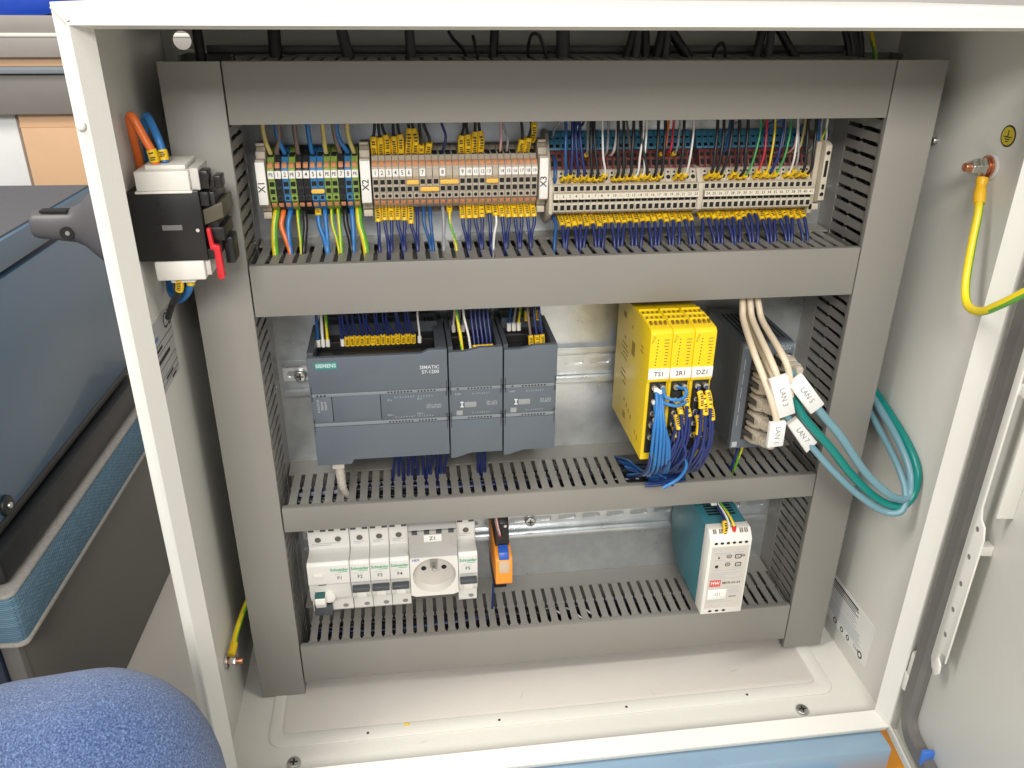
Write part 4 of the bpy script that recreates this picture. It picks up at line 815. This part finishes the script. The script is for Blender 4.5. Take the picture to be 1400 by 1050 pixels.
# ================================================================== MAIN SWITCH
t = thing('main_switch', 'black and white rotary isolator switch on the left wall', 'switch', (-59, -30, -96))
P('body', MB().box(-58.9, -14.5, -50, -4, -120, -73.5), BLACK, t, 1.2)
P('terminal_cover', MB().box(-52, -19, -50.6, -12, -73.4, -61).box(-46, -21, -46, -14, -61, -58), WHITEP, t, .8)
P('terminal_cover', MB().box(-49.5, -18, -50.6, -12, -133, -120.1).box(-42, -26, -47, -18, -136, -133), WHITEP, t, .8)
P('cover_rim', MB().box(-53.2, -18.2, -51.2, -12, -75, -73.45), WHITEP, t, .4)
P('cover_rim', MB().box(-18.9, -13.5, -47, -18, -74, -60), GREYP, t, .6); P('cover_rim', MB().box(-17.9, -14.5, -47, -18, -131, -120.2), GREYP, t, .6)
P('mounting_foot', MB().box(-14.4, -6, -44, -10, -116, -76).box(-6, -1, -42, -30, -74, -66).box(-14, -8, -46, -34, -73.8, -62), BLACK, t, .8)
P('mounting_foot', MB().box(-6, 0, -38, -20, -126, -108), BLACK, t, .8)
P('contact_stack', MB().box(-14.4, -9, -49, -12, -84, -75), BLACK, t, .6); P('contact_stack', MB().box(-14.4, -3, -46, -14, -108, -99), BLACK, t, .6); P('contact_stack', MB().box(-14.4, -8, -50.5, -16, -119, -112), BLACK, t, .6)
P('rotor_band', MB().prism([(-14.3, -97), (-1.5, -92), (-1.5, -82), (-14.3, -87)], 'y', -47, -12), OLIVE, t, .6)
P('screw', MB().cyl((-10, -46.5, -65.5), (-10, -40, -65.5), 3, seg=14), BLACK, t, .4)
P('lever', MB().prism([(-13, -98), (-10.5, -98), (-9.8, -109), (-6, -110), (-5.4, -131), (-6.4, -133), (-9.4, -133), (-10.2, -131), (-10, -113), (-12.3, -112)], 'y', -52, -47), RED, t, .8, label='red locking lever')
for x, z, w_, h in ((-40.5, -81.5, 2, 1.6), (-40, -87.3, 2.8, 1.6), (-38.5, -106, 2.2, 1.6), (-38, -112, 2.8, 1.6), (-43.5, -97, 4, 3)): P('test_hole', MB().box(x-w_/2, x+w_/2, -50.12, -49.9, z-h/2, z+h/2), DARK, t)
P('contact_window', MB().box(-40.5, -28, -50.25, -49.9, -99, -95.6), mat('window_grey', (.16, .16, .16), .3), t)
P('rivet', MB().cyl((-18.6, -50.2, -99.5), (-18.6, -49.5, -99.5), 1.2, seg=10), GREYP, t)
hs = []
for x, hz, hy, zc in ((-60.6, 31, 27, -95), (-68, 29, 26, -95), (-77, 25, 22, -95), (-84, 19, 17, -95), (-89, 14, 13.5, -95), (-95, 11, 12, -95), (-106, 9.8, 11, -94.6), (-117, 9, 10, -94), (-120, 8, 9, -94)):
    hs.append([(x, y, z) for y, z in ell(-44, zc, hy, hz, 20, 2.6)])
h = P('handle', MB().rings(hs), HAND, t, .6, label='dark grey rotary handle outside the left wall')
P('padlock_slot', MB().prism([(-96, -53.4), (-113, -51.4), (-113, -44), (-96, -44)], 'z', -85.4, -84.0), DARK, h, .2)
P('padlock_hole', MB().cyl((-97, -57.5, -97.5), (-97, -54, -97.5), 4.2, seg=18), DARK, h); P('screw', MB().cyl((-96.3, -57.9, -97.2), (-96.3, -56, -97.2), 1.5, seg=12), STEEL, h)
g = 'wires of the main switch'
wire('thick orange wire arching over the main switch', [(-39.9,-42,-58),(-41,-41.5,-50),(-44.5,-40,-42),(-50,-37,-30),(-53.5,-33,-32),(-55,-25.5,-49.4),(-56,-16.8,-76)], 2.7, 'orange', group=g, sleeve=(1.5, 9), srad=3.2)
wire('thick blue wire arching over the main switch', [(-35,-38,-58),(-36,-36,-50),(-38.5,-33,-42),(-46,-19,-32),(-51,-12,-37),(-54,-4,-53),(-55,0,-76)], 2.5, 'blue', group=g, sleeve=(1.5, 8), srad=3.0)
wire('black wire with yellow sleeve leaving the main switch downward', [(-36.8,-45,-133),(-38,-44,-141),(-43,-39,-149),(-48,-32,-156),(-54,-27,-168)], 2.2, 'black', group=g, sleeve=(1, 9.5), srad=2.8)
wire('thick blue wire with yellow sleeve under the main switch', [(-29.8,-42,-133),(-32,-40,-141),(-38,-33,-150),(-46,-24,-156),(-53,-13,-154),(-55,-5,-146)], 2.4, 'blue', group=g, sleeve=(.5, 6), srad=2.9)

# ================================================================== BREAKERS, SOCKET, RELAY, POWER SUPPLY
MC = mat('white_breaker_plastic', (.70, .685, .65), .38, var=.03)
MPROF = [(70, -396), (31, -396), (30, -397.5), (30, -419), (22, -420), (7, -416.5), (4.4, -419.5), (3.8, -439), (5.5, -441), (6.5, -455), (9, -461), (15, -463.5), (15.5, -478), (18, -481), (70, -481)]
def breaker(x0, x1, txt, label, kind):
    t = thing('circuit_breaker', label, 'breaker', ((x0+x1)/2, 70, -481), 'white circuit breakers')
    a, b = x0+.18, x1-.18; hb = P('housing', MB().prism(MPROF, 'x', a, b), MC, t, .5)
    n = round((x1-x0)/18)
    for k in range(n):
        xc = x0+9+18*k
        P('terminal_screw', MB().cyl((xc, 29.9, -409), (xc, 29.4, -409), 2.9, seg=16), mat('screw_hole_brown', (.12, .10, .085), .6), t)
        P('screw_rim', MB().frame(ell(xc, -409, 3.6, 3.6, 16), ell(xc, -409, 2.9, 2.9, 16), 'y', 29.3, 30.1), MC, t)
        for dx in (-5.4, 5.2): P('top_slot', MB().box(xc+dx-2.5, xc+dx+2.5, 29.6, 36, -400.2, -395.6), TOGGLE, t)
        P('lower_clip', MB().prism(ell(xc+3, -474, 2.6, 2.0, 10), 'y', 15.0, 15.7), mat('clip_grey', (.22, .21, .2), .5), t)
    for z, f in ((-413.5, .8), (-415.4, .55)): P('printed_line', MB().box(a+3, a+3+(b-a-5)*f, 29.85, 30.05, z-.35, z+.35), GPRINT, t)
    lx = x1-9
    text('Schneider', 3.3, (lx+.2, 3.95, -424.2), t, GREENL, (1, 0, 0), (0, -.03, 1), bold=.09, sx=.88)
    P('printed_line', MB().box(lx-1, lx+7, 3.9, 4.3, -427, -426.6), GREENL, t)
    text(txt, 3.6, (lx, 3.9, -433.4), t, PRINT, bold=.06); text('C60H  B10' if n < 2 else 'iDPN N', 1.4, (lx-1, 3.9, -429.4), t, GPRINT)
    if n == 1:
        P('toggle', MB().prism([(4, -442.3), (-1.2, -443.2), (-1.8, -446.0), (-.8, -447.6), (6.5, -448.2)], 'x', a+1.0, b-1.0), TOGGLE, t, .5)
        P('indicator', MB().box(a+4.2, b-4.2, 4.6, 7.5, -457.6, -451.2), WHITEP, t, .6); P('printed_line', MB().box(a+5.5, b-5, 3.95, 4.4, -438.6, -438.1), mat('red_print', (.4, .12, .08), .5), t)
    else:
        P('test_button', MB().box(a+5.2, a+14.2, 2.6, 5, -431, -427.6), WHITEP, t, .7)
        P('toggle', MB().prism([(5.5, -447), (-4, -449), (-4.5, -455), (-1, -461.5), (8, -461.5)], 'x', a+5, a+14.2), WHITEP, t, .9); P('toggle_mark', MB().box(a+5.2, a+14, -3.6, 3, -448.9, -446.2), mat('dark_teal_mark', (.02, .11, .10), .4), t, .3)
        P('lower_block', MB().box(a+2, a+18, 8, 18, -478, -466.5), TOGGLE, t, .5)
        P('reset_knob', MB().cyl((a+16.6, 3.2, -454), (a+16.6, 7, -454), 6.0, 6.0, 20), WHITEP, t, .6)
        P('printed_line', MB().box(a+8.5, a+15.5, 3.85, 4.3, -440.2, -439.6), PRINT, t)
breaker(14.6, 50.6+1.2, 'F1', 'double-width white breaker labelled F1 with large toggle', 2)
for k, s_ in enumerate(('F2', 'F3', 'F4')): breaker(52+17.75*k, 52+17.75*(k+1), s_, 'narrow white breaker labelled %s with dark grey toggle' % s_, 1)
breaker(149.3, 167, 'F5', 'narrow white breaker labelled F5 right of the socket', 1)
t = thing('socket_outlet', 'white rail-mounted mains socket labelled Z1 between the breakers', 'socket', (127, 70, -481))
a, b = 105.5, 149.0
P('housing', MB().box(a, b, 16, 70, -470, -396.5), MC, t, .5)
P('upper_panel', MB().prism([(16.2, -396.5), (14, -396.5), (14, -412), (4, -417), (4, -417.5), (16.2, -417.5)], 'x', a, b), mat('grey_socket_panel', (.40, .385, .36), .42), t, .4)
cx_, cz_, R_ = 127.2, -438.5, 19.6; circ = ell(cx_, cz_, R_, R_*.97, 40); outer = []
for px_, pz_ in circ:
    dx, dz = px_-cx_, pz_-cz_
    f = min((b-cx_)/dx if dx > 1e-6 else ((cx_-a)/-dx if dx < -1e-6 else 99), ((-417.8-cz_)/dz if dz > 1e-6 else ((-461.5-cz_)/dz if dz < -1e-6 else 99))); outer.append((cx_+dx*f, cz_+dz*f))
P('face_plate', MB().frame(outer, circ, 'y', 4, 15.9), WHITEP, t, .0)
P('recess_floor', MB().prism(circ, 'y', 14.2, 15.5), mat('socket_recess', (.52, .49, .45), .4), t)
for dx in (-9.3, 9.3): P('contact_hole', MB().cyl((cx_+dx, 14.3, cz_+1), (cx_+dx, 13.9, cz_+1), 2.4, seg=16), DARK, t)
P('earth_pin_base', MB().box(cx_-3.2, cx_+3.2, 11.5, 14.2, cz_+3, cz_+17), mat('pin_base_grey', (.28, .26, .24), .4), t, .5); P('earth_pin', MB().cyl((cx_, 14, cz_+7), (cx_, 2.5, cz_+7), 2.3, 2.0, 14), STEEL, t, .6)
lb = B('label', cx_-8, cx_+8, 13.4, 14.1, -408, -400.5, MARK, t, .2); text('Z1', 4, (cx_, 13.3, -404.2), lb, PRINT, bold=.05)
text('HEX', 2.6, (111, 3.9, -420.3), t, mat('blue_logo', (.05, .08, .45), .5), bold=.08)
for k in range(4): P('top_slot', MB().box(a+3+k*11, a+8+k*11, 13.7, 16, -399.5, -396.3), TOGGLE, t)
t = thing('interface_relay', 'slim orange and black plug-in relay with blue tab', 'relay', (190, 72, -453), 'slim relays')
P('socket_base', MB().prism([(72, -385), (26, -388), (17, -396), (13, -416), (16, -420), (30, -425), (30, -480), (72, -480)], 'x', 184.6, 197), BLACK, t, .6)
P('relay_body', MB().prism([(60, -421), (18, -420.5), (4, -424), (1.5, -426), (0, -439), (0, -450.5), (2, -453), (30, -455), (60, -455)], 'x', 183.2, 198.6), RELO, t, .7)
P('release_tab', MB().prism([(13, -416.5), (5, -419.5), (1.5, -425.5), (8, -425.5)], 'x', 186.4, 195.6), mat('blue_tab', (.02, .09, .42), .35), t, .5)
P('clear_window', MB().prism([(.8, -427), (-.9, -438.2), (3, -438.2), (4, -427)], 'x', 186.2, 195.8), TRANSP, t, .4)
P('terminal_screw', MB().cyl((193.6, 16.2, -398), (193.6, 15.2, -398), 1.5, seg=12), STEEL, t)
for k, c in enumerate(('brown', 'pink', 'black')): wire('%s wire entering the slim orange relay' % c, [(188+k*1.0, 16, -409), (187+k*1.2, 13, -403), (185+k*1.4, 16, -395), (182+k*1.8, 24, -372)], .9, c, group='wires of the orange relay', sleeve=(0, 4) if k == 1 else None, srad=1.5, smat=RED)
wire('dark blue wire dropping below the slim orange relay', [(184.5, 34, -478), (184, 32, -488), (183.2, 33, -512)], 1.2, 'navy', group='wires of the orange relay')
t = thing('power_supply', 'teal and white power supply unit at the right of the lower rail', 'power supply', (391, 72, -479))
P('case', MB().prism([(72, -436), (72, -391), (60, -389.5), (-15, -389.5), (-15, -479), (40, -479), (58, -470)], 'x', 371.6, 410.2), TEALB, t, .6)
for k in range(13): P('vent_slot', MB().box(379, 405, -2+k*4.4, .4+k*4.4, -389.6, -389.2), DARK, t)
P('front_shell', MB().prism([(-15.1, -388.8), (-24, -388.8), (-31, -397), (-31, -480), (-15.1, -480)], 'x', 371.2, 410.6), WHITEP, t, .9)
P('front_label', MB().box(374, 408.5, -31.25, -30.9, -473, -403.5), mat('greige_label', (.56, .52, .47), .45), t, 0)
for k in range(6): P('terminal_hole', MB().prism(ell(377.2+k*5.6, -399.8, 1.7, 1.25, 12), 'y', -31.2, -30.7), DARK, t)
for k in range(3): P('terminal_hole', MB().prism(ell(380+k*6.6, -476.6, 1.7, 1.2, 12), 'y', -31.2, -30.7), DARK, t)
for x in (376.4, 382, 401.2, 405.6): P('terminal_screw', MB().cyl((x, -27.2, -391.8), (x, -24.5, -388.9), 1.5, seg=10), mat('screw_grey', (.25, .23, .2), .4, metal=.6), t)
fl_ = -31.32
def pline(x0, x1, z, h, m=PRINT): P('printed_line', MB().box(x0, x1, fl_-.03, fl_+.05, z-h/2, z+h/2), m, t)
for k in range(6): text(('V+', 'V+', 'V-', 'V-', 'DC', 'OK')[k], 1.9, (377.2+k*5.3, fl_-.03, -407.3), t, GPRINT)
pline(377, 392, -410.6, .9, GPRINT); pline(395, 404, -410.4, .9, GPRINT)
P('led', MB().cyl((381.5, fl_-.1, -415.5), (381.5, fl_+.1, -415.5), 1.0, seg=10), PRINT, t); pline(378, 386, -418.4, .6, GPRINT)
P('adjuster', MB().cyl((380.4, fl_-.1, -425.2), (380.4, fl_+.1, -425.2), 1.7, seg=12), PRINT, t)
for cx, cz, r in ((391, -414.5, 2.6), (399.5, -415, 3.2), (390.5, -423.5, 2.6), (400.5, -424, 3.0), (404.5, -414.5, 1.6)):
    P('printed_mark', MB().frame(ell(cx, cz, r, r*.8, 14, 4 if r > 2.9 else 2), ell(cx, cz, r*.72, r*.52, 14, 4 if r > 2.9 else 2), 'y', fl_-.03, fl_+.05), PRINT, t); pline(cx-r*.4, cx+r*.4, cz, .6)
for z, x0, x1 in ((-429.5, 377, 386), (-432.5, 376, 404), (-434.6, 376, 400), (-436.7, 376, 390)): pline(x0, x1, z, .7, GPRINT)
lo_ = B('logo_plate', 376, 386.4, fl_-.08, fl_+.05, -448, -440.5, mat('coral_logo', (.62, .10, .09), .45), t, 0); text('MW', 3.4, (381.2, fl_-.12, -444.2), lo_, MARK, bold=.1)
text('MDR-60-24', 2.6, (396.5, fl_-.03, -444.4), t, PRINT, bold=.04); pline(391, 405, -449.5, .7, GPRINT); pline(394, 404, -453.5, .7, GPRINT); pline(396, 403, -460.5, .7)
lb = B('label', 375.6, 393.2, fl_-.2, fl_+.1, -462.5, -451.5, MARK, t, .1); text('-G1', 3.4, (384.4, fl_-.25, -457), lb, mat('label_grey', (.2, .2, .22), .5))
for z, x0, x1 in ((-412.6, 378, 404), (-420.4, 388, 394), (-427.6, 377, 383), (-427.8, 396, 406), (-429.6, 390, 405), (-438.8, 376, 405), (-451.5, 396, 406), (-455.6, 395, 405), (-464.2, 376, 392), (-466, 376, 400)): pline(x0, x1, z, .55, GPRINT)
for x in (381, 388, 395): text('-', 2.4, (x, fl_-.03, -469.4), t, PRINT)
g = 'wires of the power supply'
wire('dark blue wire with yellow sleeve entering the power supply', [(386, -25, -394), (386.2, -24.5, -386), (386.8, -13, -381), (387, 5, -380), (386, 18, -374), (386, 22, -366)], 1.3, 'navy', group=g, sleeve=(.2, 12.5), srad=2.4)
wire('white wire entering the power supply', [(391, -24, -392), (390.7, -20, -385), (389.6, -10, -381), (388.5, 5, -380), (388, 18, -374), (388, 22, -366)], 1.0, 'white', group=g)
wire('green and yellow wire with red ferrule entering the power supply', [(394.8, -25, -394), (394.5, -23, -386), (392.8, -11, -381), (391, 5, -380), (390, 18, -374), (390, 22, -366)], 1.1, 'gy', group=g, sleeve=(.2, 7), srad=2.0, smat=RED)
o = B('snap_clip', 381, 386.5, -1, 6, -380, -377.8, GREYP, None, .5); tags(o, 'small grey snap clip under the slim duct above the power supply', 'clip')
# wires packed inside the ducts, added and kept mostly black to darken the slots
def bundle(axis, a0, a1, u0, u1, seedc, label):
    mb = MB(); ms = [W['navy'], W['black'], W['dgrey'], W['grey']]
    for k in range(16):
        c = 14+((k*37) % 44); v = u0+(u1-u0)*((k*53) % 16)/15; pts = []
        n = max(4, int((a1-a0)/70))
        for q in range(n+1):
            t_ = a0+(a1-a0)*q/n; yy = c+jit(6); vv = v+jit(3)
            pts.append((t_, yy, vv) if axis == 'x' else (vv, yy, t_))
        b0 = len(mb.m); tube(mb, catmull(pts, 3), 2.2+random.random(), 6); mi = (1, 1, 1, 1, 1, 1, 1, 1, 1, 0, 1, 1, 1, 1, 2, 1)[k]
        for q in range(b0, len(mb.m)): mb.m[q] = mi
    o = P('wire_bundle', mb, ms, None, 0, 60); tags(o, label, 'wires', 'wires packed inside the ducts', 'stuff')
bundle('x', 6, 474, -172, -153, 0, 'dark packed wires inside the duct above the controller'); bundle('x', 6, 474, -373, -362, 0, 'dark packed wires inside the slim duct')
bundle('x', 6, 474, -542, -519, 0, 'dark packed wires inside the lowest duct'); bundle('x', 6, 474, -33, -13, 0, 'dark packed wires inside the topmost duct')
bundle('z', -556, -6, -31, -12, 0, 'dark packed wires inside the upright duct beside the main switch'); bundle('z', -556, -6, 491, 511, 0, 'dark packed wires inside the upright duct beside the teal cables')
for k in range(3): wire('white wire crossing inside the lowest duct, %s from the left' % NTH[k], [(236+k*14, 46, -524), (246+k*14, 30, -514), (256+k*14, 14, -513), (268+k*14, 10, -520)], .9, 'white', group='white wires inside the lowest duct')
o = P('wire_offcut', MB().box(93.2, 97.8, -50.2, -48.2, -563.9, -562.7), SLEEVE, None, .4); tags(o, 'tiny yellow sleeve offcut lying on the cabinet floor', 'offcut')

# ================================================================== SURROUNDINGS
RZ = math.radians(-2.58)
def turned(o, p): o.rotation_euler = (0, 0, RZ); return o
cs = thing('equipment_case', 'large dark equipment case left of the cabinet, reflected blue in its colour', 'case', (-220, 0, -392)); turned(cs, 0)
CB = mat('blue_reflection_case', (.06, .13, .215), .3, var=.06, vscale=5, bump=.1, coat=.25); CK = mat('case_black', (.009, .010, .012), .45, bump=.2); CG = mat('case_top_grey', (.10, .10, .105), .5, bump=.15)  # blue of the case is a reflection, put into the base colour
def LP(name, mb, m, par, bev=.5, label=None):   # local (thing) coordinates, mm from the thing's base
    o = part(name, mb.mesh(name, m, bev, 2), None); col.objects.unlink(o); o = bpy.data.objects.new(name, o.data); col.objects.link(o); o.parent = par; WL[o] = WL.get(par, Vector())
    if label: o['label'] = label
    return o
LP('case_body', MB().box(-560, 0, -420, 322, 34, 218), CB, cs, 4)
LP('lid', MB().box(-560, 0, -420, 322, 221.5, 246), CB, cs, 3); LP('lid_top', MB().box(-556, -4, -416, 318, 245.5, 247.5), CG, cs, .8)
LP('base', MB().box(-556, 8.5, -30, 316, 2, 31), CK, cs, 5)  # black base fills the shaded gap under the case, shade given as colour
LP('lower_rim', MB().box(-556, .8, -418, 320, 36, 44), CK, cs, .8)
kn = LP('latch', MB().cyl((0, 12, 52), (3, 12, 52), 9, 8.5, 20), CK, cs, .6); LP('latch_screw', MB().cyl((3, 12, 52), (5, 12, 52), 3, 2.6, 12), STEEL, kn, .4)
bn = thing('bench', 'dark grey bench with blue woven carpet edge under the case', 'bench', (-220, 0, -640)); turned(bn, 0)
def carpet():
    m = bpy.data.materials.new('blue_woven_carpet'); m.use_nodes = True; nt = m.node_tree; N = nt.nodes; L = nt.links; b = N['Principled BSDF']; b.inputs['Roughness'].default_value = .9
    tc = N.new('ShaderNodeTexCoord'); mp_ = N.new('ShaderNodeMapping'); mp_.inputs['Scale'].default_value = (1, 75, 130); L.new(tc.outputs['Object'], mp_.inputs[0])
    br = N.new('ShaderNodeTexBrick'); br.inputs['Color1'].default_value = (.11, .205, .285, 1); br.inputs['Color2'].default_value = (.17, .285, .37, 1); br.inputs['Mortar'].default_value = (.05, .11, .18, 1); br.inputs['Scale'].default_value = 1; br.inputs['Mortar Size'].default_value = .03
    sw = N.new('ShaderNodeSeparateXYZ'); cb = N.new('ShaderNodeCombineXYZ'); L.new(mp_.outputs[0], sw.inputs[0]); L.new(sw.outputs[1], cb.inputs[0]); L.new(sw.outputs[2], cb.inputs[1]); L.new(cb.outputs[0], br.inputs['Vector'])
    ns = N.new('ShaderNodeTexNoise'); ns.inputs['Scale'].default_value = 300; mx = N.new('ShaderNodeMix'); mx.data_type = 'RGBA'; mx.blend_type = 'OVERLAY'; mx.inputs[0].default_value = .6
    L.new(br.outputs[0], mx.inputs[6]); L.new(ns.outputs[0], mx.inputs[7]); L.new(mx.outputs[2], b.inputs['Base Color'])
    bp = N.new('ShaderNodeBump'); bp.inputs['Strength'].default_value = .8; bp.inputs['Distance'].default_value = .002; L.new(br.outputs[0], bp.inputs['Height']); L.new(bp.outputs[0], b.inputs['Normal'])
    return m
cr = LP('carpet_edge', MB().prism(rrect(-520, 12, -36, 900, 8, 4), 'z', 196, 244), carpet(), bn, 3)
BIND = mat('grey_binding', (.36, .34, .31), .9, bump=1.0, bscale=800, var=.3, vscale=300)
LP('binding', MB().prism(rrect(-521, 13.2, -37.2, 901, 8, 4), 'z', 242, 246.5), BIND, cr, 2.0); LP('binding', MB().prism(rrect(-521, 13.0, -37, 901, 8, 4), 'z', 192.5, 197), BIND, cr, 1.5)
LP('side_panel', MB().box(-500, 0, -26, 890, 0, 192), mat('dark_grey_panel', (.115, .105, .095), .45, var=.05, vscale=6, bump=.1), bn, 1.5)
LP('end_panel', MB().box(-505, -14, -34, -26.5, 0, 190), mat('shade_navy_panel', (.012, .02, .045), .5), bn, 1); LP('corner_trim', MB().box(-13.5, 1.0, -30, -22, 0, 191), GASK, bn, 1)  # bench end stands in shade; its navy puts that shade into the colour
# shelf rack far behind
rk = thing('shelf_rack', 'grey shelf rack in the background at the upper left', 'rack', (-700, 900, -640))
SG = mat('shelf_grey', (.30, .27, .25), .5); SB = mat('shelf_blue_grey', (.20, .225, .25), .45)
for z0, z1, m in ((-26, 0, SG), (-62, -30.5, SG)): B('beam', -1400, -200, 900, 950, z0, z1, m, rk, 2)
B('beam', -1400, -200, 895, 950, -86, -76, SB, rk, 1.5); B('beam', -1400, -200, 905, 960, -150, -87.5, mat('shelf_dark', (.19, .175, .16), .5), rk, 2)
B('edge_strip', -1400, -200, 898, 904, -31, -25.5, WHITEP, rk, .5); B('shelf_board', -1400, -200, 960, 1400, -160, -150, SG, rk, 1)
for x in (-1380, -240): B('upright', x, x+60, 950, 1000, -640, 400, SB, rk, 2)
bg = P('plastic_bag', MB().rings([[(x, y, z) for x, y, z in [(-480+200*math.cos(t_)*s_, 940+40*math.sin(t_)*s_, zz+6*math.sin(5*t_)) for t_ in [2*math.pi*q/28 for q in range(28)]]] for zz, s_ in ((2, .9), (14, 1), (34, .92), (52, .7), (62, .4))]), mat('blue_bag', (.015, .06, .42), .25), None, 0, 60); tags(bg, 'crumpled blue plastic bag on top of the shelf rack', 'bag')
cb1 = P('cardboard_box', MB().box(-512, -250, 920, 1200, -300, -151), mat('cardboard', (.66, .42, .25), .75, var=.05, vscale=30), None, 2); tags(cb1, 'brown cardboard box under the shelf beam', 'box')
cb2 = thing('cardboard_box', 'brown cardboard strip of a flat box between the shelf beams', 'box', (-420, 900, -76)); B('carton', -520, -260, 912, 1100, -76, -62.5, mat('cardboard', (.62, .33, .16)), cb2, 1)
B('tape', -512, -250, 919.2, 919.9, -172, -168, mat('tape_brown', (.70, .42, .24), .35), cb1, 0)
wb_ = P('white_box', MB().box(-900, -520, 930, 1200, -300, -152), mat('white_box', (.72, .73, .73), .5), None, 2); tags(wb_, 'white box left of the brown cardboard box', 'box')
# upholstered chair back, near the camera
def fabric():
    m = bpy.data.materials.new('blue_upholstery'); m.use_nodes = True; nt = m.node_tree; N = nt.nodes; L = nt.links; b = N['Principled BSDF']; b.inputs['Roughness'].default_value = .95; b.inputs['Sheen Weight'].default_value = .35; b.inputs['Specular IOR Level'].default_value = .1
    g_ = N.new('ShaderNodeNewGeometry'); ns = N.new('ShaderNodeTexNoise'); ns.inputs['Scale'].default_value = 900; ns.inputs['Detail'].default_value = 4; ns.inputs['Roughness'].default_value = .75; L.new(g_.outputs['Position'], ns.inputs['Vector'])
    rp = N.new('ShaderNodeValToRGB'); rp.color_ramp.elements[0].position = .36; rp.color_ramp.elements[0].color = (.025, .048, .14, 1); rp.color_ramp.elements[1].position = .68; rp.color_ramp.elements[1].color = (.20, .28, .48, 1)
    e = rp.color_ramp.elements.new(.5); e.color = (.062, .11, .245, 1)
    L.new(ns.outputs[0], rp.inputs[0]); L.new(rp.outputs[0], b.inputs['Base Color'])
    bp = N.new('ShaderNodeBump'); bp.inputs['Strength'].default_value = .9; bp.inputs['Distance'].default_value = .0012; L.new(ns.outputs[0], bp.inputs['Height']); L.new(bp.outputs[0], b.inputs['Normal'])
    return m
ch = thing('chair', 'blue fabric upholstered chair back in the lower left foreground', 'chair', (-62, -250, -640))
rg = []
for zz, k in ((-640, .8), (-520, .95), (-430, 1.0), (-390, 1.0), (-366, .985), (-346, .95), (-330, .89), (-317, .79), (-308, .66), (-301.5, .5), (-298, .34), (-296.5, .15)):
    rg.append([(x, y, zz+(1.5*math.sin(x*.08) if zz > -350 else 0)) for x, y in ell(-84, -250, 80*k, 46*k, 40, 2.4)])
P('backrest_pad', MB().rings(rg), fabric(), ch, 0, 80)
sm_ = MB(); tube(sm_, catmull([(-112, -284, -336), (-96, -278, -317), (-80, -274, -308), (-66, -271, -304.5)], 8), 1.1, 6); P('seam', sm_, mat('navy_seam', (.012, .02, .07), .9), ch)
# pale blue board and bags under the cabinet
bd = P('packing_board', MB().box(-58, 528, -126, 110, -600, -568.2), mat('pale_blue_board', (.23, .34, .45), .3, var=.08, vscale=20, coat=.3), None, 3); tags(bd, 'pale blue plastic covered board under the cabinet', 'board')
b1 = P('plastic_bag', MB().rings([[(x, y, zz+4*math.sin(x*.05+y*.07)) for x, y in ell(400, -110, 130*k, 60*k, 30, 3)] for zz, k in ((-639, .95), (-625, 1), (-608, .9), (-603, .6))]), mat('sky_blue_bag', (.14, .38, .66), .25, var=.2), None, 0, 60); tags(b1, 'light blue plastic bag below the pale blue board', 'bag')
b2 = P('plastic_bag', MB().rings([[(x, y, zz+3*math.sin(x*.09)) for x, y in ell(535, -105, 60*k, 50*k, 24, 3)] for zz, k in ((-639, .95), (-625, 1), (-606, .92), (-601, .5))]), mat('amber_bag', (.62, .24, .01), .3, var=.25), None, 0, 60); tags(b2, 'amber orange plastic bag below the door corner', 'bag')
